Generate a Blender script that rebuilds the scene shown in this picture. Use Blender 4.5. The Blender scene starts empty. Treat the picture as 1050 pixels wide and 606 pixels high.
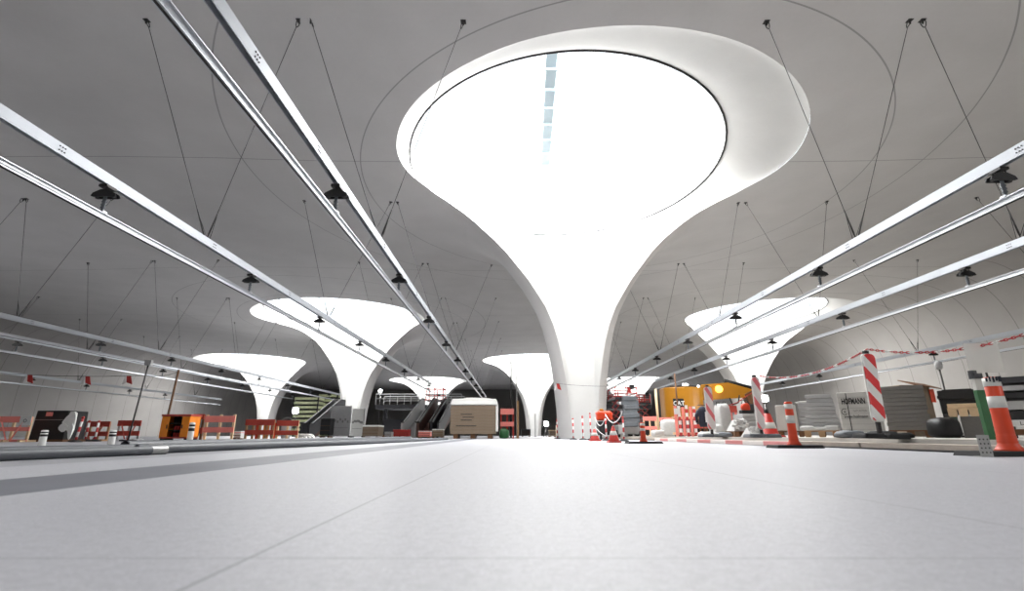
import bpy, bmesh, math, random
from math import pi, sin, cos, radians as R, atan2, sqrt, hypot
from mathutils import Vector, Matrix
from mathutils.geometry import delaunay_2d_cdt
random.seed(7)
S = bpy.context.scene
COL = S.collection
CAMZ = 0.18
F = 500.0
PITCH = math.atan(143 / 500)
CP, SP = cos(PITCH), sin(PITCH)
Z = 11.0                      # height unit: rim of the roof openings above the lens


def gx(px, Y, z=0.0):
    return (px - 525) * (Y * CP + (z - CAMZ) * SP) / F


def hz(py, Y):
    v = 446 - py
    return CAMZ + v * CP * CP * Y / (F - v * CP * SP)


ORD = ['nearest', 'second nearest', 'third nearest', 'fourth nearest', 'fifth nearest', 'sixth nearest',
       'seventh nearest', 'eighth nearest', 'ninth nearest', 'tenth nearest', 'eleventh nearest', 'twelfth nearest',
       'thirteenth nearest', 'fourteenth nearest', 'fifteenth nearest', 'sixteenth nearest', 'seventeenth nearest']
NTH = ['topmost', 'second from the top', 'third from the top', 'fourth from the top', 'fifth from the top',
       'sixth from the top', 'seventh from the top', 'eighth from the top', 'ninth from the top',
       'tenth from the top', 'eleventh from the top', 'twelfth from the top', 'thirteenth from the top']

# ------------------------------------------------------------------ materials


def lin(c):
    return tuple(((x / 255) / 12.92 if x / 255 <= .04045 else ((x / 255 + .055) / 1.055) ** 2.4) for x in c) + (1,)


def nd(nt, t, **kw):
    n = nt.nodes.new(t)
    for k, v in kw.items():
        setattr(n, k, v)
    return n


def mth(nt, op, a, b=None, c=None):
    n = nt.nodes.new('ShaderNodeMath')
    n.operation = op
    for i, x in enumerate((a, b, c)):
        if x is None:
            continue
        if isinstance(x, (int, float)):
            n.inputs[i].default_value = x
        else:
            nt.links.new(x, n.inputs[i])
    return n.outputs[0]


def mixc(nt, fac, a, b):
    n = nd(nt, 'ShaderNodeMix', data_type='RGBA')
    for i, x in ((0, fac), (6, a), (7, b)):
        if isinstance(x, (int, float)):
            n.inputs[i].default_value = x
        elif isinstance(x, tuple):
            n.inputs[i].default_value = x
        else:
            nt.links.new(x, n.inputs[i])
    return n.outputs[2]


MATS = {}


def mat(name, col, rough=.6, metal=0, var=.12, scale=6, bump=0, emit=None, spec=.5):
    if name in MATS:
        return MATS[name]
    m = bpy.data.materials.new(name)
    m.use_nodes = True
    nt = m.node_tree
    b = nt.nodes['Principled BSDF']
    b.inputs['Roughness'].default_value = rough
    b.inputs['Metallic'].default_value = metal
    b.inputs['Specular IOR Level'].default_value = spec
    tc = nd(nt, 'ShaderNodeTexCoord')
    nz = nd(nt, 'ShaderNodeTexNoise')
    nz.inputs['Scale'].default_value = scale
    nz.inputs['Detail'].default_value = 5
    nt.links.new(tc.outputs['Object'], nz.inputs['Vector'])
    c = lin(col)
    if not emit and name not in ('brushed_aluminium', 'channel_steel', 'faded_salmon_paint', 'brownish_red_paint', 'pale_timber', 'orange_cabinet_paint', 'mid_grey_panel', 'grey_white_sheeting', 'greenish_formwork', 'white_film'):
        c = tuple(x * .72 for x in c[:3]) + (1,)
    d = tuple(x * (1 - var) for x in c[:3]) + (1,)
    e = tuple(min(1, x * (1 + var)) for x in c[:3]) + (1,)
    nt.links.new(mixc(nt, nz.outputs['Fac'], d, e), b.inputs['Base Color'])
    if bump:
        bp = nd(nt, 'ShaderNodeBump')
        bp.inputs['Strength'].default_value = bump
        nt.links.new(nz.outputs['Fac'], bp.inputs['Height'])
        nt.links.new(bp.outputs[0], b.inputs['Normal'])
    if emit:
        b.inputs['Emission Color'].default_value = lin(col)
        b.inputs['Emission Strength'].default_value = emit
    MATS[name] = m
    return m


M = dict(
    alu=mat('brushed_aluminium', (186, 189, 194), .38, .75, .04, 3),
    chan=mat('channel_steel', (164, 168, 174), .5, .35, .05, 3),
    steel=mat('dark_steel', (60, 58, 58), .5, .5),
    black=mat('black_plastic', (22, 22, 24), .55),
    rubber=mat('black_rubber', (34, 35, 36), .8, bump=.2),
    cable=mat('steel_cable', (70, 66, 66), .5, .3),
    orange=mat('orange_plastic', (238, 72, 24), .45, var=.08),
    ored=mat('orange_red_plastic', (214, 52, 40), .45, var=.08),
    redw=mat('red_paint', (196, 48, 44), .5, var=.15),
    pink=mat('faded_salmon_paint', (238, 138, 128), .6, var=.1),
    brick=mat('brownish_red_paint', (176, 66, 52), .6, var=.2),
    white=mat('white_plastic', (250, 250, 248), .5, var=.05),
    refl=mat('grey_white_sheeting', (205, 205, 200), .5, var=.1, scale=20),
    cream=mat('pale_timber', (226, 196, 156), .7, var=.2, scale=10),
    wood=mat('pallet_timber', (190, 150, 110), .75, var=.3, scale=9, bump=.2),
    dwood=mat('brown_timber', (120, 82, 52), .75, var=.3, scale=9),
    board=mat('beige_board', (150, 132, 112), .8, var=.12, scale=8),
    film=mat('white_film', (240, 240, 236), .35, var=.06, bump=.4),
    stone=mat('grey_slab_stone', (142, 138, 134), .75, var=.12, scale=25, bump=.1),
    stone2=mat('light_slab_stone', (190, 190, 190), .7, var=.1, scale=20, bump=.1),
    paper=mat('white_wrap', (222, 220, 214), .6, var=.08, scale=5, bump=.15),
    ink=mat('dark_ink', (50, 48, 48), .7),
    ink2=mat('grey_ink', (150, 148, 146), .7),
    yellow=mat('yellow_machine_paint', (204, 138, 20), .45, var=.12, scale=3),
    cabo=mat('orange_cabinet_paint', (240, 140, 30), .45, var=.12),
    navy=mat('navy_cloth', (38, 42, 60), .8, var=.3),
    green=mat('green_paint', (48, 112, 62), .5, var=.15),
    teal=mat('teal_paint', (120, 160, 150), .6),
    gtarp=mat('grey_tarp', (110, 116, 122), .6, var=.3, bump=.5),
    galv=mat('galvanised_sheet', (190, 190, 188), .4, .6, .1, 14),
    pipe=mat('grey_pipe', (104, 108, 114), .5, var=.2, scale=8),
    mosaic=mat('greenish_formwork', (205, 212, 168), .7, var=.5, scale=4),
    dgrey=mat('dark_grey_metal', (66, 66, 70), .5, .3),
    lamp=mat('work_light_lens', (255, 250, 240), .3, emit=60),
    mgrey=mat('mid_grey_panel', (168, 168, 168), .7, var=.15),
    brown=mat('brown_cladding', (96, 66, 56), .6, var=.3),
    chainr=mat('red_chain', (200, 40, 50), .5),
    bag=mat('white_sack', (214, 214, 212), .7, var=.15, scale=12, bump=.6),
)


def glass_mat(name, col, alpha):
    m = bpy.data.materials.new(name)
    m.use_nodes = True
    nt = m.node_tree
    nt.nodes.clear()
    o = nd(nt, 'ShaderNodeOutputMaterial')
    t = nd(nt, 'ShaderNodeBsdfTransparent')
    d = nd(nt, 'ShaderNodeBsdfPrincipled')
    d.inputs['Base Color'].default_value = lin(col)
    d.inputs['Roughness'].default_value = .2
    mx = nd(nt, 'ShaderNodeMixShader')
    mx.inputs[0].default_value = alpha
    nt.links.new(t.outputs[0], mx.inputs[1])
    nt.links.new(d.outputs[0], mx.inputs[2])
    nt.links.new(mx.outputs[0], o.inputs[0])
    return m


M['glass'] = glass_mat('roof_glass', (240, 245, 250), .06)
M['ladder'] = glass_mat('frosted_ladder_sheet', (190, 208, 216), .93)
M['perspex'] = glass_mat('cloudy_perspex', (214, 212, 208), .45)


def stripe_mat(name, ca, cb, ang, period, axis='XZ', duty=.5, gain=.25):
    m = bpy.data.materials.new(name)
    m.use_nodes = True
    nt = m.node_tree
    b = nt.nodes['Principled BSDF']
    b.inputs['Roughness'].default_value = .45
    tc = nd(nt, 'ShaderNodeTexCoord')
    sp = nd(nt, 'ShaderNodeSeparateXYZ')
    nt.links.new(tc.outputs['Object'], sp.inputs[0])
    v = mth(nt, 'ADD', mth(nt, 'MULTIPLY', sp.outputs[axis[0]], sin(ang)), mth(nt, 'MULTIPLY', sp.outputs[axis[1]], cos(ang)))
    f = mth(nt, 'FRACT', mth(nt, 'ADD', mth(nt, 'DIVIDE', v, period), 40.0))
    g = mth(nt, 'GREATER_THAN', f, 1 - duty)
    nz = nd(nt, 'ShaderNodeTexNoise')
    nz.inputs['Scale'].default_value = 9
    nt.links.new(tc.outputs['Object'], nz.inputs['Vector'])
    c = mixc(nt, g, lin(ca), lin(cb))
    c = mixc(nt, mth(nt, 'MULTIPLY', nz.outputs['Fac'], gain), c, lin((150, 140, 135)))
    nt.links.new(c, b.inputs['Base Color'])
    return m


M['beacon'] = stripe_mat('red_white_beacon', (214, 30, 36), (226, 226, 224), R(52), .215, gain=.1)
M['beacon_worn'] = stripe_mat('worn_red_white_beacon', (226, 104, 112), (228, 222, 220), R(60), .24, duty=.66)
M['post'] = stripe_mat('red_white_post', (205, 40, 44), (238, 236, 234), 0, .26)
M['plank'] = stripe_mat('red_white_plank', (206, 120, 118), (226, 218, 212), pi / 2, 1.6, 'YZ')
M['chain'] = stripe_mat('red_white_chain', (206, 36, 50), (236, 220, 220), pi / 2, .16, 'XZ')

# ------------------------------------------------------------------ mesh builder


class MB:
    def __init__(s):
        s.bm = bmesh.new()
        s.mi = 0

    def _add(s, vs, fs, smooth=False):
        v = [s.bm.verts.new(p) for p in vs]
        for f in fs:
            try:
                q = s.bm.faces.new([v[i] for i in f])
                q.material_index = s.mi
                q.smooth = smooth
            except ValueError:
                pass
        return s

    def box(s, c, d, rz=0, rx=0, ry=0, taper=1.0, tapery=None):
        ty = taper if tapery is None else tapery
        M_ = Matrix.Translation(c) @ Matrix.Rotation(rz, 4, 'Z') @ Matrix.Rotation(ry, 4, 'Y') @ Matrix.Rotation(rx, 4, 'X')
        x, y, z = d[0] / 2, d[1] / 2, d[2] / 2
        vs = [M_ @ Vector((a * x * (taper if k > 0 else 1), b * y * (ty if k > 0 else 1), k * z))
              for k in (-1, 1) for a, b in ((-1, -1), (1, -1), (1, 1), (-1, 1))]
        return s._add(vs, [(3, 2, 1, 0), (4, 5, 6, 7), (0, 1, 5, 4), (1, 2, 6, 5), (2, 3, 7, 6), (3, 0, 4, 7)])

    def tube(s, pts, r, n=8, closed=False, cap=True):
        pts = [Vector(p) for p in pts]
        rs = r if isinstance(r, (list, tuple)) else [r] * len(pts)
        rings = []
        N = len(pts)
        for i, p in enumerate(pts):
            if closed:
                t = pts[(i + 1) % N] - pts[i - 1]
            else:
                t = pts[min(i + 1, N - 1)] - pts[max(i - 1, 0)]
            t.normalize()
            u = t.cross(Vector((0, 0, 1)))
            if u.length < .05:
                u = t.cross(Vector((0, 1, 0)))
            u.normalize()
            w = u.cross(t)
            rings.append([s.bm.verts.new(p + (u * cos(2 * pi * k / n) + w * sin(2 * pi * k / n)) * rs[i]) for k in range(n)])
        for i in range(N if closed else N - 1):
            a, b = rings[i], rings[(i + 1) % N]
            for k in range(n):
                f = s.bm.faces.new((a[k], a[(k + 1) % n], b[(k + 1) % n], b[k]))
                f.smooth = n > 5
                f.material_index = s.mi
        if cap and not closed:
            for g in (rings[0][::-1], rings[-1]):
                s.bm.faces.new(g).material_index = s.mi
        return s

    def lathe(s, prof, c=(0, 0, 0), n=20, smooth=True):
        # prof: list (r, z [,mi])
        rings = []
        for q in prof:
            rings.append([s.bm.verts.new((c[0] + q[0] * cos(2 * pi * k / n), c[1] + q[0] * sin(2 * pi * k / n), c[2] + q[1])) for k in range(n)])
        for i in range(len(prof) - 1):
            for k in range(n):
                f = s.bm.faces.new((rings[i][k], rings[i][(k + 1) % n], rings[i + 1][(k + 1) % n], rings[i + 1][k]))
                f.smooth = smooth
                f.material_index = s.mi
        s.bm.faces.new(rings[0][::-1]).material_index = s.mi
        s.bm.faces.new(rings[-1]).material_index = s.mi
        return s

    def prism(s, poly, a, b, plane='XZ'):
        # extrude 2d polygon between a and b along the third axis
        def P(p, t):
            return {'XZ': (p[0], t, p[1]), 'XY': (p[0], p[1], t), 'YZ': (t, p[0], p[1])}[plane]
        n = len(poly)
        vs = [P(p, a) for p in poly] + [P(p, b) for p in poly]
        fs = [tuple(range(n))[::-1], tuple(range(n, 2 * n))] + [(i, (i + 1) % n, n + (i + 1) % n, n + i) for i in range(n)]
        return s._add(vs, fs)

    def blob(s, c, d, seed=0, n=12, m=8, rough=.12, flat=True, e=.6):
        rnd = random.Random(seed)
        vs = []
        for j in range(m + 1):
            th = pi * j / m
            for k in range(n):
                ph = 2 * pi * k / n
                q = 1 + rnd.uniform(-rough, rough)
                x, y, zz = sin(th) * cos(ph), sin(th) * sin(ph), cos(th)
                x = math.copysign(abs(x) ** e, x)
                y = math.copysign(abs(y) ** e, y)
                if flat and zz < 0:
                    zz = -abs(zz) ** .3
                elif e < .5:
                    zz = abs(zz) ** .5
                vs.append((c[0] + x * d[0] / 2 * q, c[1] + y * d[1] / 2 * q, c[2] + zz * d[2] / 2 * (q if zz > 0 else 1)))
        fs = [(j * n + k, (j + 1) * n + k, (j + 1) * n + (k + 1) % n, j * n + (k + 1) % n) for j in range(m) for k in range(n)]
        return s._add(vs, fs, True)

    def build(s, name, mats, parent=None, bevel=0, loc=None, recalc=True):
        if recalc:
            bmesh.ops.recalc_face_normals(s.bm, faces=s.bm.faces)
        me = bpy.data.meshes.new(name)
        s.bm.to_mesh(me)
        s.bm.free()
        for m in (mats if isinstance(mats, (list, tuple)) else [mats]):
            me.materials.append(m)
        o = bpy.data.objects.new(name, me)
        COL.objects.link(o)
        if parent:
            o.parent = parent
        if loc:
            o.location = loc
        if bevel:
            b = o.modifiers.new('bevel', 'BEVEL')
            b.width = bevel
            b.segments = 2
            b.limit_method = 'ANGLE'
        return o


def tag(o, label, cat, group=None):
    o['label'] = label
    o['category'] = cat
    if group:
        o['group'] = group
    return o


def thing(name, label, cat, loc=(0, 0, 0), rz=0, group=None):
    o = bpy.data.objects.new(name, None)
    o.empty_display_size = .2
    COL.objects.link(o)
    o.location = loc
    o.rotation_euler = (0, 0, rz)
    return tag(o, label, cat, group)


def copy_tree(o, parent=None):
    c = o.copy()
    COL.objects.link(c)
    c.parent = parent
    for ch in list(o.children):
        copy_tree(ch, c)
    return c


def structure(o):
    o['kind'] = 'structure'
    return o


def text_mesh(name, body, size, mt, parent, loc, rot=(pi / 2, 0, 0), bold=.0, sx=1, fit=None):
    cu = bpy.data.curves.new(name, 'FONT')
    cu.body = body
    cu.size = size
    cu.extrude = .002
    cu.offset = bold
    cu.align_x = 'CENTER'
    t = bpy.data.objects.new(name, cu)
    COL.objects.link(t)
    dg = bpy.context.evaluated_depsgraph_get()
    me = bpy.data.meshes.new_from_object(t.evaluated_get(dg))
    bpy.data.objects.remove(t)
    me.materials.clear()
    me.materials.append(mt)
    o = bpy.data.objects.new(name, me)
    COL.objects.link(o)
    o.parent = parent
    o.location = loc
    o.rotation_euler = rot
    if fit:
        sx = fit / max(1e-6, max(v.co.x for v in me.vertices) - min(v.co.x for v in me.vertices))
    o.scale = (sx, 1, 1)
    return o


# ------------------------------------------------------------------ the vaulted shell
PROF = [(.080, -.06), (.097, -.016), (.100, .06), (.106, .14), (.114, .22), (.125, .30), (.140, .38), (.158, .45), (.183, .52), (.214, .58),
        (.248, .64), (.290, .70), (.337, .765), (.39, .82), (.44, .857), (.50, .889), (.56, .910), (.64, .921), (.74, .927),
        (.86, .930), (1.0, .932), (1.2, .938), (1.5, .955), (2.0, .965), (9, .97)]


def prof(d):
    d /= Z
    if d <= PROF[0][0]:
        return PROF[0][1] * Z + CAMZ
    for i in range(len(PROF) - 1):
        a, b = PROF[i], PROF[i + 1]
        if d <= b[0]:
            # hermite
            def sl(k):
                if k <= 0 or k >= len(PROF) - 1:
                    return 0 if k else (PROF[1][1] - PROF[0][1]) / (PROF[1][0] - PROF[0][0])
                s0 = (PROF[k][1] - PROF[k - 1][1]) / (PROF[k][0] - PROF[k - 1][0])
                s1 = (PROF[k + 1][1] - PROF[k][1]) / (PROF[k + 1][0] - PROF[k][0])
                return 2 * s0 * s1 / (s0 + s1) if s0 * s1 > 0 else 0
            h = b[0] - a[0]
            t = (d - a[0]) / h
            return (a[1] * (2 * t**3 - 3 * t**2 + 1) + b[1] * (-2 * t**3 + 3 * t**2) + sl(i) * h * (t**3 - 2 * t**2 + t) + sl(i + 1) * h * (t**3 - t**2)) * Z + CAMZ
    return PROF[-1][1] * Z + CAMZ


RINGS = [(.25, 1.70), (-1.45, 4.08), (2.08, 4.08), (-3.44, 6.55), (.26, 6.55), (-1.53, 8.95), (2.13, 8.95),
         (-3.44, 1.70), (-1.495, -.73), (2.117, -.73)]
RN = ['in the middle of the foreground', 'left of centre in the second row, hiding behind a pale hoarding',
      'right of centre in the second row, behind the yellow excavator', 'farthest left, above the salmon guard fences',
      'in the middle distance just left of the foreground column', 'far left of centre, above the escalators',
      'far right of centre, seen past the foreground column foot', 'at the far left', 'behind at the left', 'behind at the right']
RINGS = [(a * Z, b * Z) for a, b in RINGS]
FEET = [(a + .04 * Z, b + .40 * Z) for a, b in RINGS]
RR = .61 * Z
RZ = 1.03 * Z + CAMZ
RRY = .655 * Z
ROX, ROY = -.085 * Z, -.33 * Z   # centre of the round opening seen from the foot
RS = .50 * Z
XL, XR, YN, YF = -50.0, 33.0, -24.0, 118.0
COVE = 5.0


def hz_ceil(x, y):
    k = 6.0
    ds = sorted(hypot(x - a, y - b) for a, b in FEET)[:2]
    z0 = prof(ds[0])
    z1 = prof(ds[1])
    # smooth minimum
    if z1 - z0 < .6:
        h = max(.6 - (z1 - z0), 0) / .6
        return z0 - h * h * .6 * .25
    return z0


RIDGE = [(.0970, 30), (.100, 32), (.106, 35), (.114, 38), (.125, 42), (.140, 45), (.158, 49), (.183, 54), (.214, 59), (.248, 63), (.29, 67),
         (.337, 70), (.39, 71.5), (.44, 71), (.50, 68.5), (.56, 66), (.63, 62.5), (.69, 60), (.74, 57.5), (.80, 55), (.86, 52), (.92, 48),
         (.97, 43.5), (1.02, 38), (1.06, 32.5), (1.095, 26.5), (1.125, 20), (1.148, 13.5), (1.16, 7), (1.165, 0)]


def cat(p0, p1, p2, p3, t):
    return tuple(.5 * (2 * b + (c - a) * t + (2 * a - 5 * b + 4 * c - d) * t * t + (-a + 3 * b - 3 * c + d) * t**3) for a, b, c, d in zip(p0, p1, p2, p3))


_r = RIDGE + [(RIDGE[-2][0], -RIDGE[-2][1])]
RIDGE = [q for i in range(1, len(_r) - 2) for q in ((cat(_r[i - 1], _r[i], _r[i + 1], _r[i + 2], t) for t in ((0, .33, .67) if _r[i][0] > .4 else (0,))))]
RIDGE = [_r[0]] + RIDGE + [_r[-2]]


def droplet():
    """half list of (x,y,z,phi) relative to the foot, right side from foot to lip"""
    out = []
    zc = prof(.43 * Z)
    for d, a in RIDGE:
        x, y = d * sin(R(a)), -d * cos(R(a))
        rx, ry = x, y + .40
        ph = math.degrees(atan2(rx, -ry))
        z = prof(d * Z)
        if d < .44:
            x4, y4 = .43 * sin(R(71)), -.43 * cos(R(71)) + .40
            p4 = math.degrees(atan2(x4, -y4))
            t = max(0, (zc - z) / zc)
            ph = p4 + (157 - p4) * t ** .6
        out.append((x * Z, y * Z, z, ph))
    return out


HALF = droplet()
CH = 6
chord = []
x0, y0, zz0, ph0 = HALF[0]
for i in range(1, CH):
    t = i / CH
    chord.append((-x0 + 2 * x0 * t, y0 - .02 * sin(pi * t), zz0, -(ph0 + (360 - 2 * ph0) * (1 - t)) if False else None))
LOOP = []   # full closed loop: right foot -> lip -> left foot -> chord back
for q in HALF:
    LOOP.append((q[0], q[1], q[2], q[3]))
for q in HALF[-2::-1]:
    LOOP.append((-q[0], q[1], q[2], 360 - q[3]))
# here phi is measured from near (-y) towards +x ; left side = 360-phi
for i in range(1, CH):
    t = i / CH
    ph = (360 - ph0) + (2 * ph0 - 360) * t
    LOOP.append((-x0 + 2 * x0 * t, y0 - .02 * sin(pi * t), zz0, ph))


def in_poly(x, y, poly):
    c = False
    j = len(poly) - 1
    for i in range(len(poly)):
        xi, yi = poly[i][0], poly[i][1]
        xj, yj = poly[j][0], poly[j][1]
        if (yi > y) != (yj > y) and x < (xj - xi) * (y - yi) / (yj - yi) + xi:
            c = not c
        j = i
    return c


def concrete(name, col, seams, wall=False):
    m = bpy.data.materials.new(name)
    m.use_nodes = True
    nt = m.node_tree
    b = nt.nodes['Principled BSDF']
    b.inputs['Roughness'].default_value = .7
    b.inputs['Specular IOR Level'].default_value = .3
    tc = nd(nt, 'ShaderNodeNewGeometry')
    P = tc.outputs['Position']
    n1 = nd(nt, 'ShaderNodeTexNoise')
    n1.inputs['Scale'].default_value = .5
    n1.inputs['Detail'].default_value = 8
    n2 = nd(nt, 'ShaderNodeTexNoise')
    n2.inputs['Scale'].default_value = 9
    n2.inputs['Detail'].default_value = 4
    nt.links.new(P, n1.inputs['Vector'])
    nt.links.new(P, n2.inputs['Vector'])
    c = lin(col)
    c1 = mixc(nt, n1.outputs['Fac'], tuple(x * .86 for x in c[:3]) + (1,), tuple(min(1, x * 1.12) for x in c[:3]) + (1,))
    c2 = mixc(nt, mth(nt, 'MULTIPLY', n2.outputs['Fac'], .10), c1, (.25, .24, .23, 1))
    sp = nd(nt, 'ShaderNodeSeparateXYZ')
    nt.links.new(P, sp.inputs[0])
    X, Y = sp.outputs['X'], sp.outputs['Y']
    line = None

    def acc(l):
        nonlocal line
        line = l if line is None else mth(nt, 'MAXIMUM', line, l)
    if seams:
        for cx, cy in RINGS[:5]:
            for ox, oy, rr in ((0, 0, 13.4), (1.3, .8, 10.3)):
                dx = mth(nt, 'SUBTRACT', X, cx + ox)
                dy = mth(nt, 'SUBTRACT', Y, cy + oy)
                d = mth(nt, 'SQRT', mth(nt, 'ADD', mth(nt, 'MULTIPLY', dx, dx), mth(nt, 'MULTIPLY', dy, dy)))
                acc(mth(nt, 'LESS_THAN', mth(nt, 'ABSOLUTE', mth(nt, 'SUBTRACT', d, rr)), .022))
        f = mth(nt, 'FRACT', mth(nt, 'DIVIDE', mth(nt, 'ADD', Y, 130 - 23.3), 13.0))
        acc(mth(nt, 'LESS_THAN', mth(nt, 'ABSOLUTE', mth(nt, 'SUBTRACT', f, .5)), .0016))
    if wall:
        f = mth(nt, 'FRACT', mth(nt, 'DIVIDE', mth(nt, 'ADD', Y, 100), 2.4))
        acc(mth(nt, 'LESS_THAN', mth(nt, 'ABSOLUTE', mth(nt, 'SUBTRACT', f, .5)), .011))
    if line is not None:
        c2 = mixc(nt, mth(nt, 'MULTIPLY', line, .45), c2, (.03, .03, .03, 1))
    nt.links.new(c2, b.inputs['Base Color'])
    bp = nd(nt, 'ShaderNodeBump')
    bp.inputs['Strength'].default_value = .08
    nt.links.new(n2.outputs['Fac'], bp.inputs['Height'])
    nt.links.new(bp.outputs[0], b.inputs['Normal'])
    return m


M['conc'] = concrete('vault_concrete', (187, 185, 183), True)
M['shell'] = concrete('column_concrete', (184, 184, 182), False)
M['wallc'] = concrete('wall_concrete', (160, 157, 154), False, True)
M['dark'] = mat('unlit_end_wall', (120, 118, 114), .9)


def build_vault():
    pts, edges = [], []

    def loop(ps, close=True):
        s = len(pts)
        pts.extend(ps)
        n = len(ps)
        for i in range(n if close else n - 1):
            edges.append((s + i, s + (i + 1) % n))
    xa, xb = XL + COVE, XR - COVE
    NY = 84
    edge = [(xa, YN + (YF - YN) * i / NY) for i in range(NY + 1)]
    edger = [(xb, YN + (YF - YN) * i / NY) for i in range(NY + 1)]
    NX = 36
    bottom = [(xa + (xb - xa) * i / NX, YN) for i in range(1, NX)]
    top = [(xa + (xb - xa) * i / NX, YF) for i in range(1, NX)]
    loop(edge + top + edger[::-1] + bottom[::-1])
    polys = []
    for fx, fy in FEET:
        poly = [(fx + q[0], fy + q[1]) for q in LOOP]
        polys.append(poly)
        loop(poly)
        n = 72
        loop([(fx + RS * cos(2 * pi * k / n), fy + RS * sin(2 * pi * k / n)) for k in range(n)])
    # scattered points
    for fi, (fx, fy) in enumerate(FEET):
        ds = [.0975, .100, .106, .114, .125, .140, .158, .183, .214, .248, .29, .337, .39, .44, .47, .56, .63, .70, .78, .88, 1.0]
        for j, d in enumerate(ds):
            n = 48 if d < .3 else 64
            for k in range(n):
                a = 2 * pi * (k + .5 * (j % 2)) / n
                x, y = fx + d * Z * cos(a), fy + d * Z * sin(a)
                if xa + .3 < x < xb - .3 and YN + .3 < y < YF - .3 and not in_poly(x, y, polys[fi]):
                    pts.append((x, y))
    y = YN + 1.3
    while y < YF - 1:
        x = xa + 1.3
        while x < xb - 1:
            if min(hypot(x - a, y - b) for a, b in FEET) > 1.05 * Z and not any(in_poly(x, y, p) for p in polys):
                pts.append((x + random.uniform(-.2, .2), y + random.uniform(-.2, .2)))
            x += 2.0
        y += 2.0
    V, E, Fc, *_ = delaunay_2d_cdt([Vector(p) for p in pts], edges, [], 0, 1e-5)
    zs = [hz_ceil(v.x, v.y) for v in V]
    sets = [[] for _ in range(len(FEET) + 1)]
    for f in Fc:
        cx = sum(V[i].x for i in f) / len(f)
        cy = sum(V[i].y for i in f) / len(f)
        if not (xa < cx < xb and YN < cy < YF):
            continue
        k = min(range(len(FEET)), key=lambda i: hypot(cx - FEET[i][0], cy - FEET[i][1]))
        if any(in_poly(cx, cy, p) for p in polys):
            continue
        d = hypot(cx - FEET[k][0], cy - FEET[k][1])
        if d < .0968 * Z:
            continue
        sets[k + 1 if d < RS else 0].append(f)

    def mk(fs, name, mt, org=(0, 0, 0)):
        idx = {}
        vs, ff = [], []
        for f in fs:
            g = []
            for i in f:
                if i not in idx:
                    idx[i] = len(vs)
                    vs.append((V[i].x - org[0], V[i].y - org[1], zs[i]))
                g.append(idx[i])
            ff.append(g[::-1])
        me = bpy.data.meshes.new(name)
        me.from_pydata(vs, [], ff)
        me.materials.append(mt)
        me.polygons.foreach_set('use_smooth', [True] * len(me.polygons))
        o = bpy.data.objects.new(name, me)
        COL.objects.link(o)
        return o
    structure(mk(sets[0], 'ceiling', M['conc']))
    for k, (fx, fy) in enumerate(FEET):
        col = thing('chalice_column', 'flaring white concrete chalice column with open round top, ' + RN[k], 'column',
                    (fx, fy, 0), 0, 'chalice columns carrying the roof')
        o = mk(sets[k + 1], 'outer_shell', M['conc'], (fx, fy))
        o.parent = col
        # inner bowl
        NS = 18
        rows = []
        rcx, rcy = ROX, ROY
        for (x, y, z, ph) in LOOP:
            L = Vector((x, y, z))
            U = Vector((rcx + RR * sin(R(ph)), rcy - RRY * cos(R(ph)), RZ))
            dz = U.z - L.z
            w = max(0, min(1, (z / Z - .55) / .38))
            w = w * w * (3 - 2 * w)
            g = Vector((U.x - L.x, U.y - L.y, 0))
            P1 = (L + Vector((0, .02 * Z, .5 * dz))).lerp(L + g * .12 + Vector((0, 0, .22 * dz)), w)
            P2 = Vector((L.x * .5 + U.x * .5, L.y * .5 + U.y * .5, U.z - .14 * dz)).lerp(Vector((U.x - g.x * .30, U.y - g.y * .30, U.z - .45 * dz)), w)
            row = []
            for j in range(NS + 1):
                t = j / NS
                row.append(L * (1 - t)**3 + P1 * 3 * t * (1 - t)**2 + P2 * 3 * t * t * (1 - t) + U * t**3)
            rows.append(row)
        mb = MB()
        n = len(rows)
        vs = [p for r in rows for p in r]
        fs = []
        for i in range(n):
            for j in range(NS):
                a, b = i * (NS + 1) + j, ((i + 1) % n) * (NS + 1) + j
                fs.append((a, b, b + 1, a + 1))
        mb._add(vs, fs, True)
        mb.build('inner_bowl', M['shell'], col, recalc=False)
        # roof light
        cx, cy = fx + ROX, fy + ROY
        wn = structure(bpy.data.objects.new('window_%d' % (k + 1), None))
        COL.objects.link(wn)
        wn.location = (cx, cy, RZ)
        m = 72
        circ = [(RR * cos(2 * pi * i / m), RRY * sin(2 * pi * i / m)) for i in range(m)]
        mb = MB()
        vs = [(x, y, 0) for x, y in circ] + [(x, y, .7) for x, y in circ]
        mb._add(vs, [(i, (i + 1) % m, m + (i + 1) % m, m + i) for i in range(m)], True)
        mb.build('upstand', M['white'], wn)
        MB().tube([(x * .997, y * .997, 0) for x, y in circ], .048, 6, closed=True).build('ring_seal', M['black'], wn)
        mb = MB()
        mb._add([(x, y, .55) for x, y in circ] + [(x, y, .58) for x, y in circ],
                [tuple(range(m)), tuple(range(m, 2 * m))[::-1]] + [(i, (i + 1) % m, m + (i + 1) % m, m + i) for i in range(m)])
        mb.build('window_pane', M['glass'], wn)
        mb = MB()
        yy = -RRY * .95
        while yy < RRY * .93:
            mb.box((-.72 + yy * .035, yy, .44), (.46, .05, .05))
            mb.box((-.72 + yy * .035, yy + .5, .50), (.36, .96, .015))
            yy += 1.02
        mb.build('glazing_ladder', M['ladder'], wn)
        ld = bpy.data.lights.new('daylight', 'AREA')
        ld.shape = 'ELLIPSE'
        ld.size = RR * 2
        ld.size_y = RRY * 2
        ld.energy = SKY * pi * pi * RR * RRY * [1, 1, 1, 1, 1, .8, .8, 1, 1.5, 1.5][k]
        ld.color = (1, .99, .97)
        lo = bpy.data.objects.new('daylight', ld)
        COL.objects.link(lo)
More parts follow.
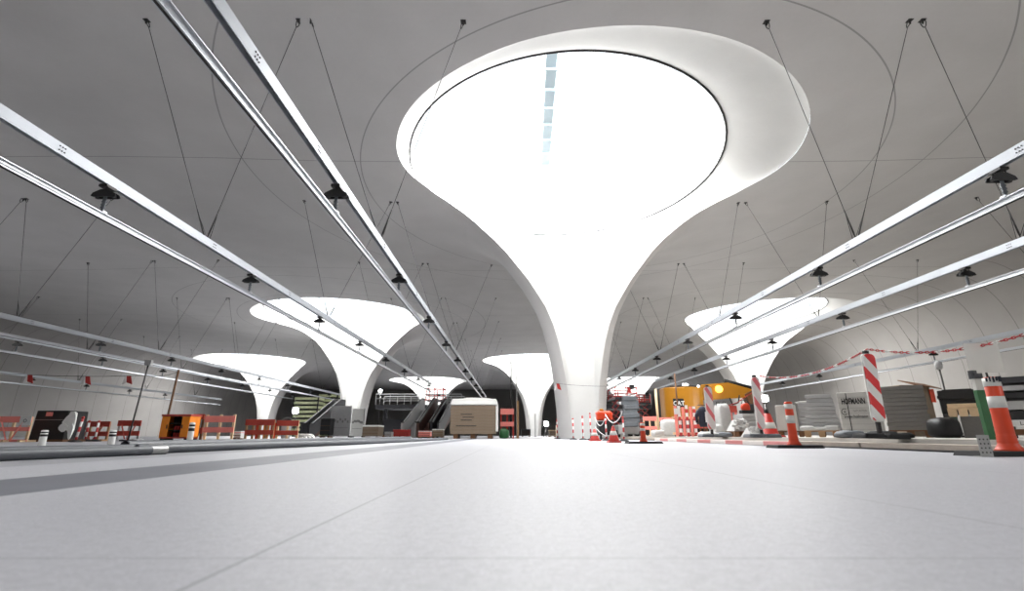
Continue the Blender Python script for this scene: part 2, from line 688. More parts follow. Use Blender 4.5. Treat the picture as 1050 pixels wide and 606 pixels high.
        lo.location = (cx, cy, RZ + .69)
    # walls with a cove
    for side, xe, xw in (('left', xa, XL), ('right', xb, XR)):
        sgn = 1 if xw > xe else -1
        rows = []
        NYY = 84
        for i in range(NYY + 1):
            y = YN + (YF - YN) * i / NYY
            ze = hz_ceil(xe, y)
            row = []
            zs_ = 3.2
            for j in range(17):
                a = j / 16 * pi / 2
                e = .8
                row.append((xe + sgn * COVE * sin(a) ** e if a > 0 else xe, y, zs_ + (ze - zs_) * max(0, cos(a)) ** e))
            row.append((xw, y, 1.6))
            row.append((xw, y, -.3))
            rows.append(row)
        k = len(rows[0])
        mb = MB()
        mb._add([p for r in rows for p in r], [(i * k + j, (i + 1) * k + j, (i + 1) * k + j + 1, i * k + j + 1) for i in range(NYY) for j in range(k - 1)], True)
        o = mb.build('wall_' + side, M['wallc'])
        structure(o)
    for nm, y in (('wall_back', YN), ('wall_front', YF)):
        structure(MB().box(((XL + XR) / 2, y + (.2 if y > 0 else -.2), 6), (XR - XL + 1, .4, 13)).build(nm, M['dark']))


SKY = 14.0
build_vault()

# ------------------------------------------------------------------ floor


def floor_mat():
    m = bpy.data.materials.new('granite_floor')
    m.use_nodes = True
    nt = m.node_tree
    b = nt.nodes['Principled BSDF']
    b.inputs['Specular IOR Level'].default_value = .35
    tc = nd(nt, 'ShaderNodeTexCoord')
    P = tc.outputs['Object']
    sp = nd(nt, 'ShaderNodeSeparateXYZ')
    nt.links.new(P, sp.inputs[0])
    X, Y = sp.outputs['X'], sp.outputs['Y']
    n1 = nd(nt, 'ShaderNodeTexNoise')
    n1.inputs['Scale'].default_value = 160
    n1.inputs['Detail'].default_value = 3
    nt.links.new(P, n1.inputs['Vector'])
    n2 = nd(nt, 'ShaderNodeTexNoise')
    n2.inputs['Scale'].default_value = 1.1
    n2.inputs['Detail'].default_value = 7
    nt.links.new(P, n2.inputs['Vector'])
    n3 = nd(nt, 'ShaderNodeTexNoise')
    n3.inputs['Scale'].default_value = 42
    n3.inputs['Detail'].default_value = 6
    nt.links.new(P, n3.inputs['Vector'])
    base = mixc(nt, n1.outputs['Fac'], lin((124, 125, 131)), lin((206, 207, 213)))
    k3 = mth(nt, 'MULTIPLY', mth(nt, 'SUBTRACT', n3.outputs['Fac'], .42), 3.2)
    k3.node.use_clamp = True
    base = mixc(nt, mth(nt, 'MULTIPLY', k3, .6), base, lin((146, 147, 153)))
    base = mixc(nt, mth(nt, 'MULTIPLY', n2.outputs['Fac'], .25), base, lin((205, 205, 208)))
    # darker guidance band
    band = mth(nt, 'MULTIPLY', mth(nt, 'GREATER_THAN', X, -2.14), mth(nt, 'LESS_THAN', X, -1.56))
    base = mixc(nt, mth(nt, 'MULTIPLY', band, .85), base, lin((96, 98, 106)))
    out = mth(nt, 'LESS_THAN', X, -2.95)
    base = mixc(nt, mth(nt, 'MULTIPLY', out, .45), base, lin((120, 120, 124)))
    line = None
    for x in (-.40, 1.02, 2.44, 3.86):
        l = mth(nt, 'LESS_THAN', mth(nt, 'ABSOLUTE', mth(nt, 'SUBTRACT', X, x)), .0035)
        line = l if line is None else mth(nt, 'MAXIMUM', line, l)
    f = mth(nt, 'FRACT', mth(nt, 'DIVIDE', mth(nt, 'ADD', Y, 50.3), 2.84))
    line = mth(nt, 'MAXIMUM', line, mth(nt, 'LESS_THAN', f, .0016))
    base = mixc(nt, mth(nt, 'MULTIPLY', line, .55), base, lin((95, 95, 100)))
    nt.links.new(base, b.inputs['Base Color'])
    r = mth(nt, 'ADD', mth(nt, 'MULTIPLY', n2.outputs['Fac'], .25), .38)
    nt.links.new(r, b.inputs['Roughness'])
    return m


structure(MB().box(((XL + XR) / 2, (YN + YF) / 2, -.15), (XR - XL + 1, YF - YN + 1, .3)).build('floor', floor_mat()))
SL = .13
M['slab'] = mat('pale_screed', (214, 210, 204), .7, var=.08, scale=5)
M['edge'] = mat('timber_edge', (200, 188, 176), .8, var=.3, scale=7)
structure(MB().box((19.0, 41, SL / 2), (27.3, 78, SL)).build('trim_1', M['slab']))
tt = MB()
for i in range(9):
    y = 3.0 + i * 4.0
    tt.box((5.02 + (.03 if i % 2 else 0), y + 1.97, .0475), (.56, 3.92, .055), rz=random.uniform(-.004, .004))
structure(tt.build('trim_2', M['edge']))
structure(MB().box((5.0, 20, .01), (.70, 36, .02)).build('trim_3', M['steel']))

# ------------------------------------------------------------------ overhead rails, brackets, hangers
HB = 4.55 + CAMZ
HL = 3.85 + CAMZ
RAILS = [(-3.24, 2.2, 62, 8.15, 11.1, 'rail left of centre, running steeply overhead'),
         (-7.5, 2.2, 46, 8.15, 11.1, 'rail second from centre at the left'),
         (8.45, 2.2, 60, 7.55, 11.1, 'first rail right of the middle column'),
         (12.5, 2.2, 43, 7.55, 11.1, 'second rail right of the middle column'),
         (23.2, 12, 60, 16.3, 19.4, 'rail along the far right wall'),
         (-20.2, 8, 66, 18.5, 19.4, 'third rail to the left'),
         (-24.3, 8, 55, 18.5, 19.4, 'fourth rail to the left'),
         (-38.6, 14, 66, 24.0, 27.2, 'rail beside the left wall')]


def make_bracket():
    t = thing('rail_bracket', '', 'bracket')
    z = HL
    b = MB()
    b.tube([(0, 0, HB - .10 - z), (0, 0, HB - .23 - z)], .035, 8)
    b.box((0, 0, HB - .14 - z), (.16, .22, .05))
    b.tube([(-.05, .06, HB - .11 - z), (-.05, .06, HB - .2 - z)], .012, 6)
    b.tube([(.05, -.06, HB - .11 - z), (.05, -.06, HB - .2 - z)], .012, 6)
    b.build('clamp', M['steel'], t)
    b = MB()
    zc = HB - .30 - z
    for yo in (-.05, .05):
        b.prism([(-.23, zc - .03), (-.20, zc + .03), (-.07, zc + .10), (.07, zc + .10), (.20, zc + .03), (.23, zc - .03), (.19, zc - .045), (-.19, zc - .045)], yo - .012, yo + .012)
    b.box((0, 0, zc + .085), (.13, .12, .03))
    b.box((-.15, 0, zc - .02), (.06, .12, .04))
    b.box((.15, 0, zc - .02), (.06, .12, .04))
    b.build('yoke', M['black'], t)
    b = MB()
    b.lathe([(.025, 0), (.03, .03), (.02, .06), (.045, .09), (.028, .12), (.045, .15), (.028, .18), (.045, .21), (.028, .24), (.03, zc - .04)], (0, 0, .06), 10)
    b.build('insulator', M['gtarp'], t)
    b = MB()
    b.box((0, 0, .065), (.13, .10, .03))
    b.build('rail_clamp', M['alu'], t)
    return t


protoB = make_bracket()
firstB = [True]


def place_bracket(x, y, label):
    o = protoB if firstB[0] else copy_tree(protoB)
    firstB[0] = False
    o.location = (x, y, HL)
    o['label'] = label
    o['group'] = 'brackets joining the overhead beams and rails'


def hanger(x, y, xa_, label, dy=0):
    za = hz_ceil(xa_, y + dy)
    top = Vector((xa_ - x, dy, za - HB + .02))
    bot = Vector((0.035 if xa_ > x else -.035, 0, .11))
    d = (top - bot)
    t = thing('hanger_cable', label, 'cable', (x, y, HB), 0, 'hanger cables between vault and beams')
    MB().tube([bot + d * .12, top - d * .035], .0085, 5).build('cable', M['cable'], t)
    b = MB()
    b.tube([bot, bot + d * .02, bot + d * .04, bot + d * .12], [.012, .022, .02, .012], 6)
    side = Vector((0, .10, 0))
    b.tube([bot + d * .11, bot + d * .06 + side * .5, bot + side], .008, 5)
    b.build('turnbuckle', M['steel'], t)
    b = MB()
    q = top - d * .035
    lp = []
    u = d.normalized()
    w = Vector((0, 1, 0)).cross(u)
    for k in range(11):
        a = 2 * pi * k / 11
        lp.append(q + u * (.16 - .16 * cos(a)) + Vector((0, 1, 0)) * .07 * sin(a))
    b.tube(lp, .012, 5, closed=True)
    b.tube([top, top - Vector((0, 0, .12))], [.03, .02], 6)
    b.box(tuple(top), (.14, .14, .05))
    b.build('anchor', M['steel'], t)


for (x, ya, yb, yb0, yh0, nm) in RAILS:
    face = 1
    # upper beam: open channel
    t = thing('overhead_beam', 'silvery upper beam of the ' + nm, 'beam', (x, ya, HB), 0, 'overhead beams')
    L = yb - ya
    w, h, tk = .05, .10, .012
    poly = [(-w, -h), (-w, h), (w, h), (w, -h), (w - tk, -h), (w - tk, h - tk), (-w + tk, h - tk), (-w + tk, -h)]
    MB().prism(poly, 0, L).build('channel', M['chan'], t)
    b = MB()
    ys = [5.05, 7.1] + [11.4 + 4.3 * i for i in range(8)]
    for yy in ys:
        if ya + .2 < yy < 34:
            for i in range(3):
                for j in (-1, 1):
                    for s_ in (-1, 1):
                        b.tube([(s_ * (w + .001), yy - ya + .05 * (i - 1), j * .035 + .0), (s_ * (w + .010), yy - ya + .05 * (i - 1), j * .035)], .013, 6)
    b.build('splice_bolts', M['steel'], t)
    t = thing('conductor_rail', 'thin bright lower rail hung beneath the ' + nm, 'rail', (x, ya, HL), 0, 'overhead conductor rails')
    poly = [(-.055, .05), (.055, .05), (.055, .038), (.018, .034), (.016, -.01), (.034, -.045), (.034, -.06), (-.034, -.06), (-.034, -.045), (-.016, -.01), (-.018, .034), (-.055, .038)]
    MB().prism(poly, 0, L).build('rail_profile', M['alu'], t)
    MB().prism([(-.012, -.062), (.012, -.062), (.007, -.078), (-.007, -.078)], 0, L).build('contact_wire', M['steel'], t)
    y = yb0
    k = 0
    while y < min(yb, 60) and k < 11:
        place_bracket(x, y, 'black bracket, %s on the %s' % (ORD[k], nm.split(',')[0]))
        y += 5.2
        k += 1
    y = yh0
    k = 0
    while y < min(yb, 62) and k < 7:
        ho = 1.86 if x in (8.45, 12.5) else 1.98
        for sd, xo in (('left', -ho), ('right', ho)):
            xx = x + xo
            if any(in_poly(xx, y + (-.9 if y < 15 else .8), [(fx + q[0], fy + q[1]) for q in LOOP]) for fx, fy in FEET):
                continue
            if hz_ceil(xx, y) < HB + 2.0:
                continue
            hanger(x, y, xx, '%s arm of %s cable V on %s' % (sd, ORD[k], nm.split(',')[0]), -.9 if y < 15 else .8)
        y += 8.3
        k += 1

# ------------------------------------------------------------------ barriers, cones, posts


def guard_fence(px0, px1, ytop, Y, label, board='pink', post='cream', posts=3, boards=((.78, 1.0), (.33, .50)), diag=False, rz=0, base=0, sign=None):
    H = hz(ytop, Y) - base
    xa_, xb_ = gx(px0, Y, .4), gx(px1, Y, .4)
    W = xb_ - xa_
    t = thing('guard_fence', label, 'fence', ((xa_ + xb_) / 2, Y, base), rz)
    for i in range(posts):
        x = -W / 2 + .04 + (W - .08) * i / (posts - 1)
        MB().box((x, .035, H * .49), (.06, .045, H * .98)).build('post', M[post], t)
        MB().box((x, .05, .025), (.07, .45, .05)).build('foot', M[post], t)
    for z0, z1 in boards:
        MB().box((0, 0, H * (z0 + z1) / 2), (W, .025, H * (z1 - z0))).build('board', M[board], t, bevel=.004)
    if diag:
        for s_ in (-1, 1):
            MB().tube([(s_ * W * .05, -.02, .03), (s_ * W * .30, -.02, H * .78)], .022, 4).build('diagonal_brace', M[board], t)
    return t, W, H


f1, W1, H1 = guard_fence(-6, 31, 427, 13.5, 'salmon timber guard fence at the far left edge with a white sign', 'pink', 'cream', 3, ((.76, 1.0), (.42, .58), (.0, .1)), True)
sgn = MB().box((W1 / 2 - .14, -.03, H1 * .83), (.30, .012, .24)).build('sign_plate', M['white'], f1)
MB().tube([(W1 / 2 - .14 + .04 * cos(a), -.04, H1 * .83 + .04 * sin(a)) for a in [k * pi / 4 for k in range(8)]], .008, 5, closed=True).build('ring_symbol', M['ink'], sgn)
guard_fence(81, 112, 432, 15.6, 'dark red guard fence right of the black covered load', 'brick', 'wood', 4, ((.72, 1.0), (.25, .48)), True)
guard_fence(120, 144, 431, 16, 'narrow faded red guard fence behind the thin leaning pole', 'brick', 'mgrey', 3, ((.72, 1.0), (.25, .48)), True)
guard_fence(209, 240, 424.5, 14, 'bright salmon guard fence with two boards, right of the orange cabinet', 'pink', 'cream', 3, ((.70, .93), (.33, .52)))
guard_fence(251, 281, 430, 16, 'brownish red guard fence with orange buckets behind it', 'brick', 'wood', 5, ((.72, 1.0), (.28, .5)))
guard_fence(283, 306, 431, 16.2, 'brownish red guard fence nearest the green formwork stacks', 'brick', 'cream', 3, ((.72, 1.0), (.28, .5)))
guard_fence(196.5, 208, 424.5, 14.9, 'short dark red guard fence between the cabinet and the salmon fence', 'brick', 'dwood', 3, ((.80, 1.0), (.28, .5)))
guard_fence(660, 674, 427, 21, 'worn salmon guard fence behind the orange bollard', 'pink', 'cream', 3, base=SL)
guard_fence(674, 697, 428, 22, 'salmon guard fence below the yellow machine', 'pink', 'cream', 4, base=SL)
guard_fence(711, 726, 423, 20, 'red guard fence behind the striped planks', 'brick', 'dwood', 3, base=SL)
guard_fence(735, 748, 416, 15.4, 'orange red guard fence right of the worn leaning beacon', 'brick', 'pink', 2, base=SL)
guard_fence(750.5, 758, 416, 16, 'narrow orange red guard frame behind the white sack', 'brick', 'pink', 2, base=SL)
guard_fence(513, 527, 419, 27.5, 'orange red guard frame right of the tarp covered crate', 'pink', 'ored', 3, ((.80, 1.0), (.40, .55)))
# small green net in the frame
gn = MB()
gn.blob((0, 0, .25), (.5, .3, .5), 3)
tag(gn.build('net_bundle', M['green'], loc=(gx(517, 27), 26.9, 0)), 'green net bundle in front of the orange red frame', 'net')

# slim timber upright beside that frame
tag(MB().box((0, 0, 1.0), (.12, .12, 2.0)).build('timber_post', M['wood'], loc=(gx(531, 27.6), 27.6, 0)), 'pale timber post right of the orange red frame', 'post')


def small_delineator(px, ytop, Y, label, base=True):
    H = hz(ytop, Y)
    t = thing('delineator_post', label, 'post', (gx(px, Y), Y, 0), 0)
    MB().lathe([(.055, 0), (.05, .1 * H), (.045, H * .97), (.03, H)], n=14).build('tube', M['white'], t)
    MB().lathe([(.0475, H * .62), (.0470, H * .75)], n=14).build('black_band', M['black'], t)
    MB().lathe([(.0465, H * .82), (.046, H * .90)], n=14).build('black_band', M['black'], t)
    if base:
        MB().box((0, 0, .02), (.36, .3, .05), taper=.7).build('base_plate', M['rubber'], t)


small_delineator(42, 441, 8, 'small white post with black bands before the black covered load', False)
small_delineator(113, 441, 8, 'small white post with black bands before the dark red fence', False)
small_delineator(193.5, 433, 9, 'taller white post with black bands on a dark base by the orange cabinet')

# black covered load
Y0 = 14.0
xb0, xb1 = gx(34, Y0, .4), gx(69, Y0, .4)
Wb = xb1 - xb0
Hb = hz(421, Y0)
t = thing('covered_load', 'black sheeted pallet load with torn white film at its right side', 'load', ((xb0 + xb1) / 2, Y0, 0))
MB().box((0, .3, Hb / 2), (Wb, .7, Hb), taper=.94).build('black_sheet', M['black'], t, bevel=.02)
MB().box((0, -.06, Hb * .70), (Wb * .9, .012, .012)).build('strap', M['galv'], t)
MB().box((-.05, -.065, Hb * .88), (.18, .012, .11)).build('pink_label', M['pink'], t)
fm = MB()
for k, (dx, zc, w_, h_) in enumerate(((.0, .62, .30, .42), (.10, .80, .22, .34), (.16, .55, .20, .62), (-.04, .45, .22, .22), (.22, .34, .12, .40))):
    fm.prism([(Wb / 2 + dx + .08 + w_ * cos(a) * (.42 + .18 * random.random()), Hb * zc + h_ * sin(a) * (.38 + .2 * random.random())) for a in [j * pi / 6 for j in range(12)]], -.10 - .03 * k, -.07 - .03 * k)
fm.build('torn_film', M['film'], t)
MB().box((0, .3, .03), (Wb * 1.06, .75, .06)).build('pallet_foot', M['dwood'], t)


def striped_post(px, ytop, Y, label, name='striped_post', base=0, foot=True, lean=0, ph=0, r=.028, group=None):
    H = hz(ytop, Y) - base
    t = thing(name, label, 'post', (gx(px, Y, base), Y, base), 0, group)
    t.rotation_euler = (0, lean, 0)
    MB().tube([(0, 0, .03), (0, 0, H - .03)], r, 10).build('pole', M['post'], t)
    MB().lathe([(.01, H - .03), (r * 1.3, H - .02), (r * 1.2, H + .01), (.01, H + .03)], n=10).build('cap', M['ored'], t)
    if foot:
        MB().lathe([(.15, 0), (.15, .02), (.09, .05), (.04, .06)], n=16).build('base', M['rubber'], t)
    return t


g = 'red and white chain posts'
striped_post(77, 428, 13.3, 'red white post leaning on the torn white film', lean=.1, group=g)
striped_post(87, 432, 14.8, 'red white post before the left end of the dark red fence', group=g)
striped_post(97, 432, 14.8, 'red white post before the middle of the dark red fence', group=g)
striped_post(588, 429.5, 20.5, 'shortest looking red white post before the left half of the middle column foot', group=g)
striped_post(598, 427, 19.5, 'red white post before the centre of the middle column foot', group=g)
striped_post(606, 424, 19, 'tallest red white post before the right side of the middle column foot', group=g)
striped_post(622, 428, 17, 'red white post carrying the white chain under the orange bundle', group=g)
striped_post(640, 428, 15, 'red white post on a round base before the scissor lift', group=g)
striped_post(571.5, 430, 24, 'dim red white post just left of the middle column foot', group=g)

# sagging white chain between posts


def sag(a, b, s, n=16):
    a, b = Vector(a), Vector(b)
    return [a.lerp(b, i / n) - Vector((0, 0, s * 4 * (i / n) * (1 - i / n))) for i in range(n + 1)]


def line_obj(name, pts, r, mt, label, cat, grp=None, n=5):
    o = MB().tube(pts, r, n).build(name, mt)
    return tag(o, label, cat, grp)


line_obj('barrier_chain', sag((gx(611, 18), 18, .78), (gx(622, 17), 17, .80), .3), .014, M['white'], 'white plastic chain sagging left of the post under the orange bundle', 'chain')
line_obj('barrier_chain', sag((gx(622, 17), 17, .86), (gx(640, 15), 15, .86), .3), .014, M['white'], 'white plastic chain sagging between cone and scissor lift posts', 'chain')
line_obj('barrier_chain', sag((gx(611, 18.1), 18.1, .45), (gx(622, 17.1), 17.1, .15), .05), .014, M['white'], 'lower white chain slack to the floor beside the column foot', 'chain')


def cone(px, ytop, Y, label, base=0, rows=(1, 0, 1), topblack=True, rb=None):
    H = hz(ytop, Y) - base
    rb = rb or H * .24
    t = thing('traffic_cone', label, 'cone', (gx(px, Y, base), Y, base))
    MB().box((0, 0, .02), (rb * 2.5, rb * 2.5, .04), taper=.92).build('base', M['ored'], t, bevel=.01)

    def rr(f):
        return rb * (1 - f) + (.075 if topblack else .03) * f
    MB().lathe([(rr(0) * 1.12, .04), (rr(.05), .05 + .05 * H), (rr(1), H), (.02, H + .005)], n=20).build('cone_body', M['ored'], t)
    za = .05 + .05 * H

    def rb_(z):
        return rr(.05 + .95 * (z - za) / (H - za))
    for z0, z1 in (((.36, .62),) if topblack else ((.45, .7),)):
        MB().lathe([(rb_(H * z0) + .005, H * z0), (rb_(H * z1) + .005, H * z1)], n=20).build('white_sleeve', M['refl'], t)
    if topblack:
        MB().lathe([(.045, 0), (.042, .11), (.02, .12)], (0, 0, H - .01), 14).build('tip', M['black'], t)
    return t


cone(789.5, 424, 12.0, 'large red and white traffic cone beside the right worn beacon', SL, rb=.21)
cone(629.5, 437, 12.5, 'small red traffic cone with white band below the orange bundle', 0, topblack=False, rb=.13)
cone(610, 440, 15.5, 'small faded cone at the right corner of the middle column foot', 0, topblack=False, rb=.14)


def bollard(px, ytop, Y, label, base=0, r=.062, plate=(.6, .35), bands=((.50, .64), (.78, .92)), lean=0, collar=True):
    H = hz(ytop, Y) - base
    t = thing('flexible_bollard', label, 'bollard', (gx(px, Y, base), Y, base))
    MB().box((0, 0, .022), (plate[0], plate[1], .044), taper=.94).build('base_plate', M['rubber'], t, bevel=.006)
    b = MB()
    pr = [(r * 1.75, .044), (r * 1.55, .06), (r * 1.25, .09)]
    if collar:
        for k in range(4):
            z = .10 + .022 * k
            pr += [(r * (1.22 - .03 * k), z), (r * (1.10 - .02 * k), z + .012)]
    pr += [(r * 1.05, .2), (r, H * .5), (r * .97, H - .01), (r * .8, H)]
    b.lathe(pr, n=24)
    o = b.build('tube', M['orange'], t)
    for z0, z1 in bands:
        MB().lathe([(r * 1.03, H * z0), (r * 1.01, H * z1)], n=24).build('reflective_band', M['refl'], t)
    o.rotation_euler = (0, lean, 0)
    return t, H


bb, Hbig = bollard(1037, 387, 4.55, 'large orange bollard with two grey white bands at the right edge', 0, .062, (.75, .34), ((.60, .75), (.88, .99)))
for k in range(9):
    a = R(-160 + 20 * k)
    MB().box((.066 * cos(a), .066 * sin(a), Hbig * (.965 + .006 * (k % 2))), (.012, .012, .035 + .008 * (k % 3)), rz=a).build('blue_mark', M['navy'], bb)
bollard(815, 412, 7.25, 'orange bollard with white bands before the wooden pallet', 0, .055, (.66, .34), ((.53, .70), (.84, .95)))
bollard(660, 433, 11.0, 'small orange red bollard on a black plate before the salmon fences', 0, .052, (.75, .4), ((.60, .72), (.84, .95)))


def beacon(px, py, ytop, ybot, Y, label, base, mt, lean=0, w=.25, rz=0, feet='rubber'):
    z0, z1 = hz(ybot, Y) - base, hz(ytop, Y) - base
    t = thing('warning_beacon', label, 'beacon', (gx(px, Y, .6), Y, base), rz)
    h = z1 - z0
    rr = .06
    pts = []
    for cx_, cz_, a0 in ((w / 2 - rr, z1 - rr, 0), (-w / 2 + rr, z1 - rr, 90), (-w / 2 + rr, z0 + rr, 180), (w / 2 - rr, z0 + rr, 270)):
        for k in range(5):
            a = R(a0 + 22.5 * k)
            pts.append((cx_ + rr * cos(a), cz_ + rr * sin(a)))
    MB().prism(pts, -.012, .012).build('panel', mt, t)
    pts2 = [(p[0] * 1.10, (p[1] - (z0 + z1) / 2) * 1.02 + (z0 + z1) / 2) for p in pts]
    MB().prism(pts2, .012, .035).build('panel_back', M['refl'], t)
    MB().box((0, .04, z0 / 2 + .03), (.05, .04, max(z0, .05) + .06)).build('socket', M['steel'], t)
    MB().box((0, .04, z1 + .02), (.06, .05, .06)).build('lamp_clip', M['steel'], t)
    for dx in (-.16, .16):
        MB().box((dx, .03, .035), (.30, .30, .07), taper=.86).build('foot_block', M[feet], t, bevel=.02)
    t.rotation_euler = (0, lean, rz)
    return t, z1


b1, zb1 = beacon(898, 0, 363, 432, 6.9, 'clean red and white striped beacon before the printed stack', SL, M['beacon'], .025, .165)
b2, zb2 = beacon(729, 0, 397, 440, 12, 'worn leaning white and pink beacon below the yellow boom', SL, M['beacon_worn'], .0, .17, feet='gtarp')
b3, zb3 = beacon(779, 0, 387, 440, 9.5, 'faded beacon with a red top beside the traffic cone', SL, M['beacon_worn'], .0, .14, feet='gtarp')

# red-white warning chain
P3 = (gx(780, 9.5, 1.1), 9.5, SL + zb3 + .03)
P1 = (gx(893, 6.9, 1.1), 6.9, SL + zb1 + .07)
PE = (gx(1085, 5.2, 1.3), 5.2, hz(331, 5.2))


def chain(a, b, s, label, link=.036):
    pts = sag(a, b, s, 200)
    L = sum((pts[i + 1] - pts[i]).length for i in range(200))
    n = int(L / link)
    mb = MB()
    for k in range(n):
        f = (k + .5) / n * 200
        i = min(int(f), 199)
        c = pts[i].lerp(pts[i + 1], f - i)
        u = (pts[i + 1] - pts[i]).normalized()
        up = Vector((0, 0, 1))
        v = u.cross(up).normalized()
        if k % 2:
            v = v.cross(u)
        mb.mi = 1 if k % 8 in (6, 7) else 0
        lp = [c + u * .027 * cos(q) + v * .013 * sin(q) for q in [j * pi / 3 for j in range(6)]]
        mb.tube(lp, .006, 4, closed=True)
    o = mb.build('warning_chain', [M['chainr'], M['white']])
    return tag(o, label, 'chain', 'red and white warning chains')


chain(P3, P1, .17, 'red and white warning chain sagging between the two right beacons')
chain(P1, PE, .16, 'red and white warning chain running right from the clean beacon')

# ------------------------------------------------------------------ poles and wires


def pole(px, ytop, Y, r, mt, label, lean=0, base=0, top=False):
    H = hz(ytop, Y) - base
    t = thing('slim_pole', label, 'pole', (gx(px, Y, base), Y, base))
    MB().tube([(0, 0, .02), (lean, 0, H)], r, 8).build('shaft', M[mt], t)
    MB().box((0, 0, .02), (.3, .3, .04)).build('foot_plate', M['steel'], t)
    if top:
        MB().box((lean, 0, H), (.20, .1, .16)).build('junction_box', M['mgrey'], t)
    return (gx(px, Y, base) + lean, Y, H + base)


PA = pole(131, 372, 15.2, .022, 'steel', 'thin grey pole with a small box on top, left of the orange cabinet', .15, top=True)
PB = pole(166, 379, 14.6, .03, 'dwood', 'brown timber pole behind the orange cabinet', .1)
PC = pole(524, 370, 29.5, .05, 'steel', 'dark slim pole rising behind the orange red frame', 0)
PD = pole(530, 376, 30, .035, 'mgrey', 'thin grey pole just right of the dark slim pole', 0)
PEE = pole(676, 399, 20, .05, 'cream', 'pale pole with red white foot left of the yellow machine', 0, SL)
PF = pole(697.5, 383, 18, .03, 'dwood', 'brown pole rising before the yellow machine', 0, SL)
pole(549, 424, 60, .05, 'mgrey', 'tiny grey pole before the distant middle column', 0)


def flagline(pts, s, label, flags):
    pp = []
    for i in range(len(pts) - 1):
        seg = sag(pts[i], pts[i + 1], s, 20)
        pp += seg if i == 0 else seg[1:]
    line_obj('suspended_wire', pp, .007, M['cable'], label, 'wire')
    for f, lb in flags:
        i = int(f * (len(pp) - 1))
        c = pp[i]
        t = thing('warning_flag', lb, 'flag', tuple(c), 0, 'red and white flags on wires')
        MB()._add([(-.10, 0, .0), (.02, .02, 0), (.10, .03, -.26), (-.06, 0, -.20), (-.10, .012, .0), (.02, .032, 0), (.10, .042, -.26), (-.06, .012, -.20)],
                  [(0, 1, 2, 3), (7, 6, 5, 4), (0, 4, 5, 1), (1, 5, 6, 2), (2, 6, 7, 3), (3, 7, 4, 0)]).build('red_cloth', M['redw'], t)
        MB()._add([(-.12, 0, .0), (-.09, .02, 0), (-.10, .03, -.22), (-.20, 0, -.28), (-.12, .012, .0), (-.09, .032, 0), (-.10, .042, -.22), (-.20, .012, -.28)],
                  [(0, 1, 2, 3), (7, 6, 5, 4), (0, 4, 5, 1), (1, 5, 6, 2), (2, 6, 7, 3), (3, 7, 4, 0)]).build('white_cloth', M['white'], t)


flagline([(gx(-40, 15), 15, hz(381, 15)), (PA[0], PA[1], hz(384, 15)), (PB[0], PB[1], hz(381, 14.6))], .08,
         'thin wire with three flags at the left, tied to the grey pole',
         [(.155, 'leftmost red white flag on the left wire'), (.325, 'middle red white flag on the left wire'), (.455, 'right red white flag near the thin grey pole')])
flagline([(gx(571, 20), 20.0, hz(393, 20)), (gx(642, 20), 20, hz(395.5, 20)), (gx(676, 20), 20, hz(398, 20))], .06,
         'thin wire stretched across the middle column to the pale pole',
         [(.03, 'red white flag hanging at the left edge of the middle column'), (.60, 'red white flag hanging above the scissor lift')])

# ------------------------------------------------------------------ pipes and plank on the floor


def pipe(pts, r, label):
    o = thing('floor_pipe', label, 'pipe', tuple(pts[0]), 0, 'grey pipes lying on the floor')
    base = Vector(pts[0])
    P = [Vector(p) - base for p in pts]
    n = 16
    mb = MB()
    mb.tube(P, r, n, cap=False)
    mb.tube(P, r * .86, n, cap=False)
    mb.build('pipe_wall', M['pipe'], o)
    d = (P[-1] - P[-2]).normalized()
    MB().tube([P[-1] - d * .16, P[-1] + d * .004], r * 1.05, n, cap=False).build('pipe_end_sleeve', M['galv'], o)


pipe([(-3.80, 1.6, .04), (-3.76, 3.2, .04), (-3.36, 4.95, .04)], .04, 'thick grey pipe nearest the camera along the left floor edge')
pipe([(-4.35, 2.0, .045), (-4.10, 4.2, .045), (-3.78, 5.5, .045)], .045, 'grey pipe lying just behind the nearest pipe')
pipe([(-3.6, 4.9, .045), (-3.40, 6.6, .045), (-3.05, 9.0, .045), (-2.7, 13.5, .045), (-2.4, 19, .045)], .045, 'grey pipe continuing towards the pale hoarding')
pipe([(-4.25, 5.6, .06), (-4.1, 9, .06), (-4.0, 15, .06), (-3.8, 19, .06)], .06, 'farther grey pipe before the orange cabinet and red fences')

t = thing('barrier_plank', 'long faded red and white plank lying along the floor edge', 'plank', (4.28, 7.75, 0), R(-1.2))
MB().box((0, 3.9, .045), (.16, 7.8, .07)).build('plank_body', M['plank'], t, bevel=.006)
t = thing('short_upright', 'small grey upright at the near end of the faded plank', 'post', (4.18, 7.62, 0))
MB().box((0, 0, .12), (.05, .05, .22)).build('stake', M['mgrey'], t)
MB().box((0, 0, .02), (.14, .10, .03)).build('stake_foot', M['mgrey'], t)

# ------------------------------------------------------------------ stacks on the right


def pallet(x, y, z, w, d, label, rz=0, mt='wood'):
    t = thing('wooden_pallet', label, 'pallet', (x, y, z), rz, 'wooden pallets')
    b = MB()
    for i in range(5):
        b.box((0, -d / 2 + .05 + (d - .1) * i / 4, .132), (w, .11, .022))
    b.build('deck_boards', M[mt], t)
    b = MB()
    for i in range(3):
        for j in range(3):
            b.box((-w / 2 + .06 + (w - .12) * i / 2, -d / 2 + .05 + (d - .1) * j / 2, .071), (.12, .10, .1))
    b.build('blocks', M[mt], t)
    b = MB()
    for i in range(3):
        b.box((-w / 2 + .06 + (w - .12) * i / 2, 0, .011), (.10, d, .022))
    b.build('skids', M[mt], t)
    return .143


def facing(px0, px1, Y, z):
    a, b = gx(px0, Y, z), gx(px1, Y, z)
    th = atan2((a + b) / 2, Y)
    return (a + b) / 2, (b - a) * cos(th), -th


def behind(x, y, rz, d):
    return x - d * sin(rz), y + d * cos(rz)


